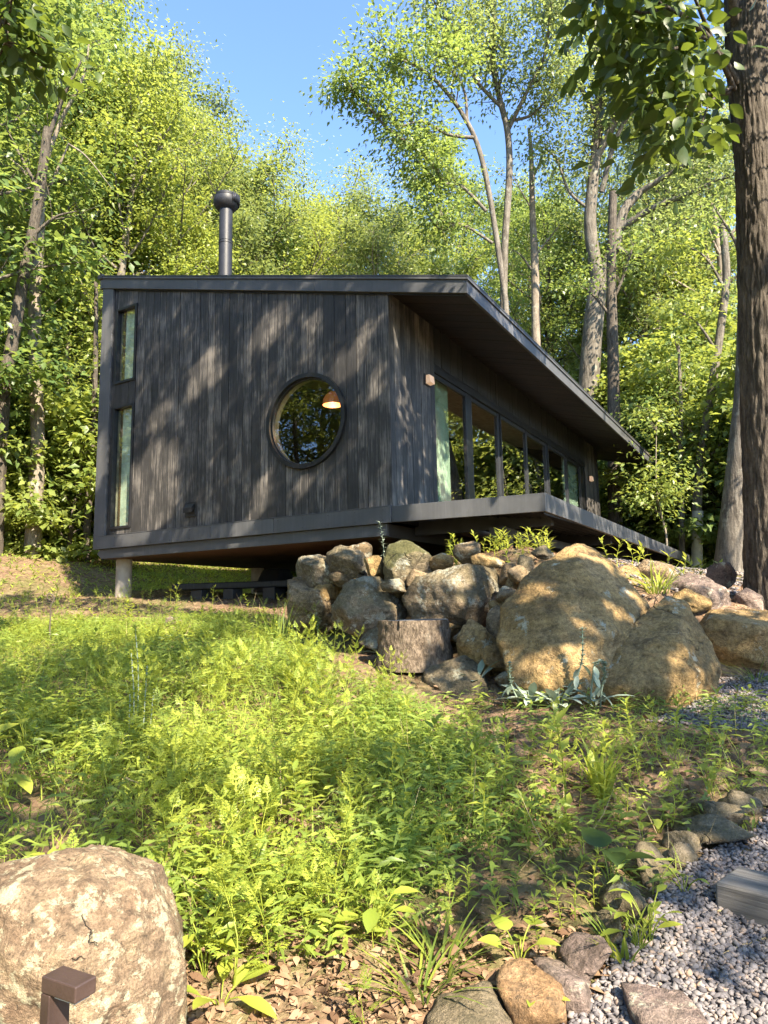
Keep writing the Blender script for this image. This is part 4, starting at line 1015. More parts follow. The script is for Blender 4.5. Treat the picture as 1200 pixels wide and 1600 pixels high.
# trees one can tell apart ------------------------------------------------
def px_path(pts, d):
    """limb path from view columns/rows at distance d (scalar or one per point)"""
    d = np.broadcast_to(d, (len(pts),)); return np.array([at(x, y, dd) for (x, y), dd in zip(pts, d)])
def smooth(P, n=4):
    P = np.asarray(P, float)
    if len(P) < 3: return P
    out = []
    for i in range(len(P)-1):
        a = P[max(i-1, 0)]; b = P[i]; c = P[i+1]; e = P[min(i+2, len(P)-1)]
        for t in np.linspace(0, 1, n, endpoint=False):
            out.append(0.5*((2*b)+(-a+c)*t+(2*a-5*b+4*c-e)*t*t+(-a+3*b-3*c+e)*t**3))
    out.append(P[-1]); return np.array(out)
def custom_tree(name, label, stems, bark, leaf, seed, twigs, per, ll=0.13, lw=0.07, spread=0.34, flat=0.5, extra=None, group=None, root=None, tl=(0.7, 1.6), side=0.8, prof=((0.0, 0.0), (0.42, 1.0), (1.0, 0.0)), bare=0.25):
    """stems: list of (points, r0, r1, leafy from fraction or None); the first one is the trunk down to the ground"""
    R = np.random.RandomState(seed)
    P0 = stems[0][0][0]; base = np.array([P0[0], P0[1], gz(P0[0], P0[1])]) if root is None else np.array(root, float)
    e = empty(name, base, label, 'tree', group)
    C = []; Dd = []; tw = []
    for si, (P, r0, r1, lf) in enumerate(stems):
        S = smooth(P, 5)
        if si == 0 and S[0][2] > base[2]+0.1: S = np.concatenate([[base-[0, 0, 0.3]], S])
        k = len(S); rr = np.linspace(r0, r1, k)
        if si == 0: rr[0] *= 1.25
        V, F = tube_vf(S-base, rr, 14 if r0 > 0.1 else 8)
        o = link('trunk' if si == 0 else 'limb', mesh_np(name+'_limb', V, F), M[bark], e, True)
        if lf is None: continue
        L_ = np.linalg.norm(np.diff(S, axis=0), axis=1).sum()
        for j in range(int(max(2, twigs*L_*(1-lf)))):
            u = lf+(1-lf)*R.rand(); a = u*(k-1); i = min(k-2, int(a)); p = S[i]+(S[i+1]-S[i])*(a-i); d = norm(S[i+1]-S[i])
            v = R.randn(3); v -= d*(v@d); v = norm(v)
            d2 = norm(d*0.6+v*side+np.array([0, 0, 0.15]))
            l2 = R.uniform(*tl)*(1.1-0.5*u)
            b = bez(p, d2, l2, 0.1, R, 5, 0.15)
            tw.append(tube_vf(b-base, np.linspace(max(0.012, rr[i]*0.25), 0.005, 5), 4))
            for w in (2, 3, 4): C.append(b[w]-base+R.randn(3)*0.12); Dd.append(d2)
        C.append(S[-1]-base); Dd.append(norm(S[-1]-S[-2]))
    if tw:
        V, F = cat_vf(tw); link('twigs', mesh_np(name+'_twigs', V, F), M['bark_twig'], e, True)['kind'] = 'stuff'
    if C and per:
        V, F = leaf_clusters(R, np.array(C), np.array(Dd), per, spread, flat, ll, lw, prof)
        link('crown', mesh_np(name+'_crown', V, F), M[leaf], e)
    return e

# thick furrowed trunk at the right edge, with broad dark leaves above
def big_tree():
    d = 7.6
    b0 = at(1218, 945, d); base = np.array([b0[0], b0[1], gz(b0[0], b0[1])])
    e = empty('thick_tree', base, 'thick dark furrowed tree at the right edge with large broad leaves', 'tree')
    cl = smooth(np.array([[base[0], base[1], base[2]-.3]]+[at(x, y, dd) for x, y, dd in ((1212, 860, d), (1200, 600, d+.1), (1193, 400, d+.2), (1186, 250, d+.3), (1166, 40, d+.5), (1160, -150, d+.8), (1150, -500, d+1.4), (1150, -900, d+2))]), 30)
    z = cl[:, 2]; rad = np.interp(z, [base[2]-.3, base[2]+.3, base[2]+1.2, base[2]+4, base[2]+6.5, base[2]+11], [0.40, 0.33, 0.285, 0.262, 0.225, 0.12])
    k = 120; T = norm(np.gradient(cl, axis=0)); A = norm(np.cross(T, [0.31, 0.95, 0.05])); B = np.cross(T, A); V = np.zeros((len(cl), k, 3)); an = np.arange(k)*2*math.pi/k
    s = np.concatenate([[0], np.cumsum(np.linalg.norm(np.diff(cl, axis=0), axis=1))])
    for i in range(len(cl)):
        for j in range(k):
            c_, s_ = math.cos(an[j]), math.sin(an[j])
            q = Vector((c_*10.5, s_*10.5, s[i]*3.0)); w = mnoise.noise(q*0.6)*0.8
            f = abs(mnoise.noise(Vector((q.x+w, q.y+w, q.z)))); g = abs(mnoise.noise(Vector((q.x*2.1, q.y*2.1, q.z*2.6+9))))
            r = rad[i]*(1.0+0.03*math.sin(2*an[j]+1))+0.024*min(1, f*2.6)+0.010*min(1, g*2.5)-0.014
            V[i, j] = cl[i]+A[i]*c_*r+B[i]*s_*r-base
    ii = np.arange(len(cl)-1)[:, None]*k; jj = np.arange(k)[None, :]; j2 = (jj+1) % k
    F = np.stack([ii+jj, ii+j2, ii+k+j2, ii+k+jj], -1).reshape(-1, 4)
    link('trunk', mesh_np('furrowed_trunk', V.reshape(-1, 3), F), M['bark_dark'], e, True)
    R = np.random.RandomState(9); C = []; Dd = []
    limbs = [([(1150, 130), (1115, 70), (1075, 30), (1040, 10), (990, -20)], (7.9, 7.6, 7.2, 6.9, 6.7), .05), ([(1148, 140), (1105, 60), (1060, 75), (1030, 75), (980, 60)], (7.9, 7.5, 7.2, 7.0, 6.8), .03),
             ([(1140, 145), (1090, 150), (1060, 175), (1020, 185)], (7.9, 7.6, 7.3, 7.1), .025), ([(1185, 80), (1230, 60), (1280, 30)], (7.9, 7.9, 8), .05), ([(1150, 40), (1130, -60), (1080, -130), (1000, -150)], (8, 7.7, 7.3, 7), .06),
             ([(1120, 80), (1095, 20), (1070, -40)], (7.8, 7.4, 7.1), .03), ([(1040, 10), (1000, 20), (955, -10), (925, 5)], (6.9, 6.8, 6.7, 6.6), .02), ([(1145, 135), (1110, 160), (1090, 215)], (7.9, 7.4, 7.2), .02)]
    for pts, dd, r0 in limbs:
        S = smooth(px_path(pts, np.array(dd)), 5); V, F = tube_vf(S-base, np.linspace(r0, .006, len(S)), 8); link('limb', mesh_np('limb', V, F), M['bark_dark'], e, True)
        for q in S[4::2]:
            for _ in range(2):
                if to_px(q)[0] > 1085: continue
                C.append(q-base+R.randn(3)*.17); Dd.append(norm(S[-1]-S[0]))
    for x, y in ((920, 20), (940, 45), (975, 85), (1000, 110), (1010, 150), (1020, 215), (1050, 205), (1075, 190), (1100, 205), (1060, 225), (1100, 160), (1105, 110), (1030, 130), (990, 40), (1055, 130), (1080, 100), (1000, 10), (1040, 60), (960, 20), (1070, 40), (1090, 215)):
        for _ in range(2): C.append(at(x, y, (7.1 if x < 1070 else 8.4)+R.uniform(-.5, .5))-base+R.randn(3)*.1); Dd.append(np.array([0, 0, -1.]))
    C = np.array(C); Dd = np.array(Dd); per = 11; n = len(C)*per
    c = np.repeat(C, per, 0); off = R.randn(n, 3)*np.array([.20, .20, .15]); A = norm(norm(off*[1, 1, .2])*0.8+R.randn(n, 3)*.45-np.array([0, 0, .5]))
    N = norm(np.array([0, 0, .8])+R.randn(n, 3)*.6); s = R.uniform(.6, 1.2, n)
    V, F = leaves_np(c+off, A, N, .185*s, .11*s, ((0, 0), (.12, .45), (.35, .95), (.6, .95), (.85, .45), (1, 0)), .18, .22)
    link('crown', mesh_np('broad_leaves', V, F), M['leaf_dark'], e)
big_tree()

def right_trees():
    P = px_path
    D = 25.0
    # forked tree behind the far half of the roof
    custom_tree('forked_tree', 'tall forked tree with pale grey bark rising behind the roof', [
        (P([(912, 800), (918, 640), (926, 520), (935, 440)], D), .40, .32, None),
        (P([(935, 440), (922, 350), (930, 250), (937, 150), (932, 40), (930, -120)], D), .25, .08, .35),
        (P([(935, 440), (958, 390), (975, 330), (1000, 300)], D), .22, .14, None),
        (P([(1000, 300), (1040, 275), (1090, 245), (1140, 205)], (25, 24.5, 24, 23.4)), .12, .03, .3),
        (P([(965, 360), (1020, 325), (1080, 300), (1150, 270), (1200, 255)], (25, 24.4, 23.8, 23, 22.4)), .13, .03, .3),
        (P([(930, 250), (960, 190), (985, 120), (1010, 60), (1030, 0)], (25, 24.7, 24.3, 24, 23.6)), .15, .04, .3),
        (P([(940, 300), (965, 210), (1010, 150), (1060, 130)], (25, 24.6, 24, 23.6)), .10, .03, .4),
        (P([(960, 385), (1000, 400), (1040, 360), (1100, 330)], (25, 24, 23.3, 23)), .09, .02, .3),
        (P([(932, 180), (900, 120), (880, 50), (870, -20)], (25, 25.2, 25.4, 25.6)), .10, .03, .3),
        (P([(925, 330), (890, 300), (870, 250), (850, 230)], (25, 25, 25, 25)), .06, .02, .4),
        ], 'bark_grey', 'leaf_c', 61, 8.0, 26, ll=.15, lw=.085, spread=.42)
    # slender pale tree with the wide crown against the sky
    D = 24.0
    custom_tree('slender_tree', 'slender pale tree with an airy crown reaching left into the sky', [
        (P([(786, 620), (787, 480), (789, 380), (796, 270), (793, 205), (782, 160)], D), .135, .10, None),
        (P([(782, 160), (770, 100), (772, 40), (768, -40), (765, -140)], D), .10, .035, .0),
        (P([(793, 205), (820, 150), (850, 90), (860, 20), (868, -60)], (24, 23.5, 23, 22.5, 22)), .075, .025, .2),
        (P([(786, 170), (740, 120), (720, 60), (690, 20), (665, -20)], (24, 23.7, 23.3, 23, 22.6)), .065, .02, .25),
        (P([(790, 190), (830, 180), (860, 150), (900, 120)], (24, 24, 24, 24)), .06, .02, .3)], 'bark_grey', 'leaf_c', 62, 10, 26, ll=.16, lw=.07, spread=.40, flat=.7)
    D = 22.0
    custom_tree('leaning_tree', 'leaning tree whose long branch bends left over the roof', [
        (P([(790, 470), (774, 360), (758, 270), (742, 215), (718, 170)], D), .095, .07, None),
        (P([(718, 170), (690, 135), (655, 105), (620, 90), (585, 60)], (22, 21.8, 21.5, 21.3, 21)), .07, .015, .05),
        (P([(742, 215), (700, 210), (660, 190), (620, 200)], (22, 21.8, 21.5, 21.3)), .06, .02, .25),
        (P([(700, 290), (660, 240), (610, 205), (570, 160), (545, 130)], (22, 21.8, 21.5, 21.2, 21)), .07, .02, .05),
        (P([(760, 330), (720, 290), (690, 285), (650, 250)], (22, 22, 21.9, 21.8)), .06, .02, .2),
        (P([(770, 380), (720, 350), (690, 360), (665, 330)], (22, 22, 22, 22)), .05, .02, .2),
        (P([(730, 190), (725, 140), (700, 100), (690, 80)], (22, 22, 22, 22)), .05, .02, .2)], 'bark_grey', 'leaf_a', 63, 10, 24, ll=.16, lw=.075, spread=.32, flat=.6)
    custom_tree('bare_tree', 'thin half-bare tree with pinkish bark against the sky gap', [
        (P([(838, 560), (836, 420), (832, 330), (830, 240), (826, 200)], 27), .19, .05, None), (P([(832, 280), (845, 250), (855, 225)], 27), .05, .015, .6), (P([(833, 330), (815, 300), (800, 270)], 27), .04, .012, .6),
        (P([(836, 400), (860, 370), (875, 350)], 27), .05, .012, .2), (P([(837, 430), (815, 400), (800, 390)], 27), .05, .012, .2)], 'bark_pale', 'leaf_b', 64, 4.0, 16, spread=.3)
    # trunks standing in the wood to the right of the cabin
    custom_tree('dark_trunk_tree', 'straight dark-trunked tree seen past the far roof corner', [
        (P([(962, 860), (960, 700), (958, 560), (955, 430), (958, 300)], 22), .24, .12, None), (P([(957, 470), (975, 430), (990, 380)], 22), .06, .02, .3), (P([(958, 500), (935, 470), (915, 450)], 22), .06, .02, .3)], 'bark_dark', 'leaf_a', 65, 6, 22)
    w = custom_tree('wrapped_tree', 'tree with its lower trunk wrapped in pale plastic at the deck end', [
        (P([(1089, 900), (1089, 800), (1094, 720), (1110, 620), (1125, 520), (1135, 430), (1128, 350)], 20.0), .14, .10, None), (P([(1098, 700), (1060, 650), (1020, 640)], 20), .04, .012, .2), (P([(1110, 620), (1150, 580), (1190, 570)], 20), .05, .012, .2),
        (P([(1120, 550), (1085, 500), (1040, 480)], 20), .05, .012, .2), (P([(1095, 730), (1130, 690), (1160, 680)], 20), .04, .012, .2), (P([(1132, 450), (1100, 400), (1060, 380)], 20), .05, .012, .2)], 'bark_grey', 'leaf_b', 66, 4.2, 30, ll=.16, lw=.09, tl=(.5, 1.3), flat=.3)
    S = smooth(P([(1089, 905), (1089, 860), (1090, 798)], 20.0), 5)-np.array(w.location)
    V, F = tube_vf(S, np.where(np.arange(len(S)) % 2, .156, .152), 14); link('plastic_sleeve', mesh_np('sleeve', V, F), M['plastic'], w, True)
    custom_tree('wide_trunk_tree', 'wide grey trunk widening towards its base behind the thick tree', [
        (P([(1142, 890), (1147, 840), (1155, 760), (1162, 680), (1168, 600), (1172, 450), (1178, 250), (1185, 50)], 16.5), .40, .19, None), (P([(1172, 450), (1150, 380), (1120, 330)], 16.5), .06, .02, .3), (P([(1178, 250), (1200, 200), (1240, 150)], 16.5), .06, .02, .2)], 'bark_grey', 'leaf_a', 67, 3, 20)
    custom_tree('short_trunk_tree', 'thin trunk with sunlit patches in the shade beyond the deck end', [(P([(1066, 870), (1065, 800), (1063, 760), (1064, 640), (1060, 540)], 20), .10, .04, .35), (P([(1064, 700), (1040, 660), (1020, 640)], 20), .03, .01, .2)], 'bark_grey', 'leaf_a', 68, 5, 20)
    custom_tree('bent_sapling', 'thin bent pale sapling beyond the deck', [(P([(1043, 868), (1040, 830), (1032, 800), (1026, 770), (1025, 720), (1026, 660)], 17), .03, .010, .35)], 'bark_pale', 'leaf_b', 69, 9, 20, tl=(.3, .9))
right_trees()

def left_trees():
    P = px_path
    custom_tree('leaning_trunk_tree', 'leaning dark trunk among the leaves at the left edge', [(P([(0, 700), (8, 600), (22, 520), (36, 440), (50, 370), (62, 300), (75, 200)], 16.5), .16, .10, None), (P([(50, 370), (85, 340), (120, 330)], 16.5), .05, .012, .3), (P([(62, 300), (30, 240), (10, 200)], 16.5), .05, .012, .3), (P([(70, 230), (100, 150), (130, 90)], 16.5), .06, .02, .2)], 'bark_dark', 'leaf_a', 71, 3, 26)
    custom_tree('sunlit_trunk_tree', 'tree with a blotchy sunlit trunk left of the roof', [(P([(60, 690), (54, 520), (58, 420), (62, 330), (68, 250)], 17.5), .17, .11, None), (P([(60, 330), (90, 265), (107, 225)], 17), .05, .015, None), (P([(107, 225), (130, 240), (150, 262), (175, 295)], 16.6), .025, .006, None), (P([(62, 300), (30, 260), (0, 240)], 17), .05, .015, .3), (P([(66, 270), (95, 190), (130, 120), (140, 60)], 17.3), .06, .02, .2)], 'bark_pale', 'leaf_a', 72, 3, 26)
    # dead branch
    custom_tree('paired_trunk_tree', 'pair of pale trunks standing behind the old stump', [(P([(103, 800), (100, 700), (104, 600), (108, 520)], 20), .085, .06, .7), (P([(88, 810), (90, 740), (95, 660), (100, 600)], 20), .10, .06, None)], 'bark_pale', 'leaf_b', 73, 3.0, 20)
    custom_tree('slim_dark_tree', 'slim dark trunk just left of the cabin corner', [(P([(135, 850), (139, 780), (144, 700), (148, 620), (150, 520), (150, 440)], 18), .10, .05, .6)], 'bark_dark', 'leaf_b', 74, 2.6, 22)
    for k, (x, y, h, pi, lf) in enumerate([(30, 15.0, 5.0, 6, 'b'), (110, 19.5, 4.6, 7, 'b'), (-70, 21, 6, 6, 'a'), (60, 25, 5.0, 6, 'b'), (160, 24, 5, 6, 'b'), (20, 21.5, 4.5, 7, 'b'), (75, 22.5, 3.6, 7, 'b'), (125, 22, 3.2, 7, 'b'), (45, 20.5, 2.2, 8, 'b'), (5, 20, 2.4, 8, 'b'), (0, 25.5, 6, 6, 'a'), (90, 24, 8, 6, 'b'), (190, 23, 7, 6, 'b')]):
        if k == 0: continue
        xx, yy = spot(x, y); plant_tree(pi, xx, yy, h, lf, 'bark_twig', 'young_tree', 'leafy %s sapling standing %s behind the clearing' % ({'a': 'green', 'b': 'yellow-green'}[lf], where(x)), GR[2])
    # trees crowding the left edge
    for k, (px, d, h, pi, lf) in enumerate([(-110, 18, 17, 4, 'a'), (30, 22, 18, 2, 'a'), (120, 22.5, 15, 4, 'b'), (210, 23, 12.5, 4, 'b'), (300, 23, 12, 2, 'b'), (400, 26, 11.5, 2, 'b'), (170, 22, 16, 0, 'b')]):
        x, y = spot(px, d); plant_tree(pi, x, y, h, lf, 'bark_grey', 'broadleaf_tree', 'full-crowned %s tree on the slope %s' % ({'a': 'green', 'b': 'yellow-green'}[lf], ['beyond the left edge', 'at the left edge', 'right at the roof corner left', 'above the left end of the roof', 'just left of the flue', 'just right of the flue', 'tallest above the roof left'][k]), GR[0])
    p = gnd(85, 832); stump((p[0], p[1], p[2]-.1), .42, .95, 'old mossy stump with pale broken top at the edge of the wood', 'timber', seed=8)
    p2 = gnd(108, 833); rock_xy('flat_stone', p2[0], p2[1], (.9, .6, .5), .3, 'rock_tan', 260, 'pale flat stone beside the old stump', sink=.3)
left_trees()

# ------------------------------------------------------------------ unseen trees added beside the viewer, crowns shaped to shade cabin and slope
def inpoly(px, py, poly):
    px = np.asarray(px); py = np.asarray(py); c = np.zeros(px.shape, bool); n = len(poly)
    for i in range(n):
        x0, y0 = poly[i]; x1, y1 = poly[(i+1) % n]
        if y0 == y1: continue
        m = ((y0 > py) != (y1 > py)) & (px < (x1-x0)*(py-y0)/(y1-y0)+x0); c ^= m
    return c
OPEN_GROUND = [   # ground kept clear of the added leaves' shade
    [(-80,955),(120,940),(300,950),(330,985),(240,1000),(130,1005),(60,1035),(-80,1050)],
    [(330,1005),(430,975),(560,1005),(700,1070),(735,1110),(690,1150),(560,1165),(470,1190),(380,1225),(250,1215),(215,1150),(290,1075)],
    [(60,1160),(170,1165),(185,1205),(80,1215)],
    [(210,1290),(330,1235),(470,1215),(560,1290),(640,1400),(660,1500),(700,1560),(720,1640),(250,1640),(280,1500),(240,1380)],
    [(-120,1290),(230,1345),(300,1500),(300,1750),(-200,1750)],
    [(690,1440),(960,1350),(1000,1430),(960,1490),(1130,1500),(1300,1520),(1300,1700),(640,1700)],
    [(830,1150),(930,1160),(930,1215),(840,1220)],
]
OPEN_ROCK = [((905,1010),55,28), ((845,1070),35,25), ((820,935),22,40), ((1130,1000),35,50), ((620,1000),45,40), ((570,975),40,30), ((480,935),30,25), ((770,990),40,35), ((640,870),40,22), ((1050,960),50,14), ((1010,905),30,20), ((1085,1085),35,14), ((740,950),22,30)]
STREAK = [((205,830),(258,700),30), ((300,610),(338,535),11), ((402,530),(446,470),13), ((528,578),(566,532),15), ((486,505),(502,478),9), ((398,800),(425,730),10), ((470,760),(486,735),9), ((590,610),(600,560),9), ((240,660),(262,620),9), ((330,590),(350,560),9),
          ((362,840),(392,806),9), ((205,840),(235,815),10), ((160,560),(170,480),8), ((150,760),(160,680),9), ((690,460),(706,440),6), ((470,448),(500,434),5), ((560,530),(590,490),7), ((420,640),(432,610),6)]
FRONTLIT = [((628,665),(640,590),6), ((648,800),(636,690),7), ((668,770),(660,700),5), ((655,640),(662,610),4)]
def onplane(px, py, ax, val):
    r = ray(px, py); return CAM+r*((val-CAM[ax])/r[ax])
def added_shade_trees():
    R = np.random.RandomState(91); P = []; kind = []
    # ground targets
    n = 120000; x = R.uniform(-7.9, 3.5, n); y = R.uniform(-6.5, 7.5, n); z = ground(x, y)+0.12
    Q = np.stack([x, y, z], -1); u, v, w = to_px(Q); ok = (w > 1.2) & (u > -150) & (u < 1350) & (v < 1800)
    Q, u, v = Q[ok], u[ok], v[ok]
    lit = np.zeros(len(Q), bool); jit = R.randn(2, len(Q))*7
    for pl in OPEN_GROUND: lit |= inpoly(u+jit[0], v+jit[1], pl)
    for (cx, cy_), a, b in OPEN_ROCK: lit |= ((u-cx)/a)**2+((v-cy_)/b)**2 < 1.6
    keep = ~lit & (R.rand(len(Q)) < 0.30) & (Q[:, 0] < np.minimum(edge_x(Q[:, 1])+.3, -0.1)); P.append(Q[keep]); kind.append(np.zeros(keep.sum()))
    # rocks: targets in front of the slope
    n = 5000; u = R.uniform(440, 1250, n); v = R.uniform(845, 1110, n); d = np.interp(u, [440, 600, 760, 1250], [8.4, 7.3, 6.0, 6.0])
    lit = np.zeros(n, bool)
    for (cx, cy_), a, b in OPEN_ROCK: lit |= ((u-cx)/a)**2+((v-cy_)/b)**2 < 1.6
    Q = np.array([at(a, b, c) for a, b, c in zip(u, v, d)]); P.append(Q[~lit]); kind.append(np.zeros((~lit).sum()))
    # gable, and the front wall near the corner
    n = 30000; y = R.uniform(-0.3, 6.3, n); z = R.uniform(-.5, 4.9, n); Q = np.stack([np.zeros(n), y, z], -1); u, v, w = to_px(Q); lit = np.zeros(n, bool)
    for (a, b, hw) in STREAK:
        a = np.array(a, float); b = np.array(b, float); t = np.clip(((u-a[0])*(b-a)[0]+(v-a[1])*(b-a)[1])/((b-a)@(b-a)), 0, 1)
        lit |= np.hypot(u-a[0]-t*(b-a)[0], v-a[1]-t*(b-a)[1]) < hw*(0.6+1.2*np.sin(np.pi*np.clip(t, .1, .9)))*0.95
    keep = ~lit & (z < rz(y)+.1); P.append(Q[keep]); kind.append(np.ones(keep.sum()))
    n = 5200; x = np.where(R.rand(n) < .6, R.uniform(0, 1.4, n), R.uniform(2.5, 4.0, n)); z = R.uniform(-.3, 2.3, n); Q = np.stack([x, np.zeros(n), z], -1); u, v, w = to_px(Q); lit = np.zeros(n, bool)
    for (a, b, hw) in FRONTLIT:
        a = np.array(a, float); b = np.array(b, float); t = np.clip(((u-a[0])*(b-a)[0]+(v-a[1])*(b-a)[1])/((b-a)@(b-a)), 0, 1)
        lit |= np.hypot(u-a[0]-t*(b-a)[0], v-a[1]-t*(b-a)[1]) < hw*2.0
    P.append(Q[~lit]); kind.append(np.ones((~lit).sum()))
    n = 600; x = R.uniform(0, 12, n); Q = np.stack([x, np.full(n, -2.1), R.uniform(-.3, 0, n)], -1); P.append(Q); kind.append(np.zeros(n))
    P = np.concatenate(P); kind = np.concatenate(kind)
    t = np.where(kind > 0, R.uniform(7.5, 10.5, len(P)), 9.2+1.6*R.randn(len(P)))
    t = np.clip(t, 6, 14)
    L_ = P+SUN*t[:, None]  # each added leaf stands sunward of a point to be shaded
    u, v, w = to_px(L_); inview = (w > 0) & (u > -60) & (u < 1260) & (v > -60) & (v < 1660)
    L_[inview] += SUN*5.0
    u, v, w = to_px(L_); inview = (w > 0) & (u > -60) & (u < 1260) & (v > -60) & (v < 1660)
    L_ = L_[~inview]; kind = kind[~inview]
    trunks = np.array([(-7.2, -11.5), (-1.6, -12.0), (2.5, -9.5), (6.5, -9.0), (-14.5, -7.0)])
    own = np.argmin(((L_[:, None, :2]-trunks[None])**2).sum(-1), 1)
    names = ['unseen tree added for shade behind the viewer to the right', 'unseen tree added for shade, with high crown right of the view', 'unseen tree added for shade beside the gravel right of the view', 'unseen tree added for shade across from the deck, right of the view', 'unseen tree added for shade behind the viewer to the left']
    for k, (tx, ty) in enumerate(trunks):
        m = own == k; Q = L_[m]
        if len(Q) < 50: continue
        b = np.array([tx, ty, gz(tx, ty)]); e = empty('shade_tree', b, names[k], 'tree', 'unseen trees added to shade the cabin')
        top = Q[:, 2].max()-b[2]
        S = smooth(np.array([[0, 0, -.3], [.1, 0, top*.4], [-.05, .1, top*.75], [0, 0, top*1.0]]), 6); V, F = tube_vf(S, np.linspace(.24, .05, len(S)), 12)
        tb = [(V, F)]
        # limbs to clumps of foliage
        ctr = Q[R.choice(len(Q), min(14, len(Q)//20), replace=False)]-b
        for c in ctr:
            z0 = max(1.5, c[2]-0.6*np.hypot(c[0], c[1])-.3); z0 = min(z0, top*.95); i = int(np.argmin(abs(S[:, 2]-z0)))
            mid = (S[i]+c)/2+np.array([0, 0, .3]); pth = smooth(np.array([S[i], mid, c]), 5); uu, vv, ww = to_px(pth+b)
            if ((ww > 0) & (uu > -30) & (uu < 1230) & (vv > -30) & (vv < 1630)).any(): continue
            tb.append(tube_vf(pth, np.linspace(.022, .006, 11), 4))
        V, F = cat_vf(tb); link('trunk', mesh_np('shade_trunk', V, F), M['bark_grey'], e, True)
        n = len(Q); sz = np.where(kind[m] > 0, 0.085, 0.15)*R.uniform(.8, 1.2, n)
        A = norm(R.randn(n, 3)*[1, 1, .5]-np.array([0, 0, .3])); N = norm(SUN+R.randn(n, 3)*.45)
        V, F = leaves_np(Q-b, A, N, sz, sz*.62, ((0, 0), (.42, 1), (1, 0)), .1, .1); link('crown', mesh_np('shade_crown', V, F), M['leaf_a'], e)
added_shade_trees()
# woods behind the viewer, seen only in the glass
for k, (x, y, h, pi) in enumerate([(12, -17, 6, 4), (19, -15, 6, 4), (25, -14, 6.5, 2), (31, -15, 7, 4), (21, -24, 10, 2), (29, -26, 11, 4), (38, -24, 12, 2), (-22, -6, 13, 2), (-20, 0, 12, 4), (-24, 5, 14, 0), (-19, 7, 11, 2), (-28, 1, 16, 3), (-12.5, 7.5, 12, 2), (-7.5, 15, 14, 2), (-10, 18, 15, 4), (-12, 22, 17, 0), (-6, 18.5, 15, 4), (-9.5, 14, 12, 4), (-15, 10.5, 14, 4), (-13, 5.5, 10, 4), (-17, 13.5, 15, 0), (-11.5, 10.5, 12, 4), (-19, 10, 17, 0), (-23, 12, 14, 4), (-18, -12, 12, 2), (-30, 9, 16, 1), (46, -14, 12, 4), (40, -12, 9, 4)]):
    plant_tree(pi, x, y, h, 'b', 'bark_grey', 'broadleaf_tree', 'broadleaf tree of the wood mirrored in the cabin glass', 'trees mirrored in the cabin glass', wid=h/PROTO[pi][0]*1.15)
for k, (x, y, h) in enumerate([(16, -12, 4), (22, -12.5, 4), (28, -11, 4), (34, -12, 4.5), (-17, 3, 5), (-18, 9, 5), (-16, -4, 5), (11, -15, 5)]):
    plant_tree(6, x, y, h, 'b', 'bark_twig', 'young_tree', 'young tree of the wood mirrored in the cabin glass', 'trees mirrored in the cabin glass')

# ------------------------------------------------------------------ ground cover
R5 = np.random.RandomState(55)
GRAVEL = [(880,1620),(945,1530),(985,1455),(1040,1395),(1095,1345),(1185,1300),(1215,1262),(1400,1240),(1500,1800),(860,1800)]
def zone(u, v):
    """density of the tall meadow, of the low sparse green, and of bare soil with litter"""
    lowb = np.interp(u, [-100, 280, 420, 560, 700, 820, 960], [1430, 1540, 1510, 1470, 1380, 1350, 1310])
    rightb = np.interp(v, [940, 1000, 1060, 1100, 1160, 1220, 1300, 1400], [380, 430, 530, 610, 705, 780, 870, 900])
    tall = sstep(60, -60, v-lowb)*sstep(60, -70, u-rightb)*sstep(962, 990, v+np.clip(u-250, 0, 200)*0.12)
    low = np.where((v > 1100) & (u > 560), 0.75, 0.0)*sstep(1520, 1400, v)
    return tall, np.clip(low, 0, 1)
def scatter(n, x0=-7.6, x1=3.0, y0=-6.0, y1=7.0):
    x = R5.uniform(x0, x1, n); y = R5.uniform(y0, y1, n); z = ground(x, y); P = np.stack([x, y, z], -1)
    u, v, w = to_px(P); k = (w > 1.3) & (u > -120) & (u < 1330) & (v < 1720) & (v > 800)
    return P[k], u[k], v[k]
NEARROCK = at(90, 1500, 2.0)
def free_of_rock(P): return np.hypot(P[:, 0]-NEARROCK[0], P[:, 1]-NEARROCK[1]) > 0.42
def front_free(P, u, v): return ~((u < 330) & (v > 1560)) & free_of_rock(P)
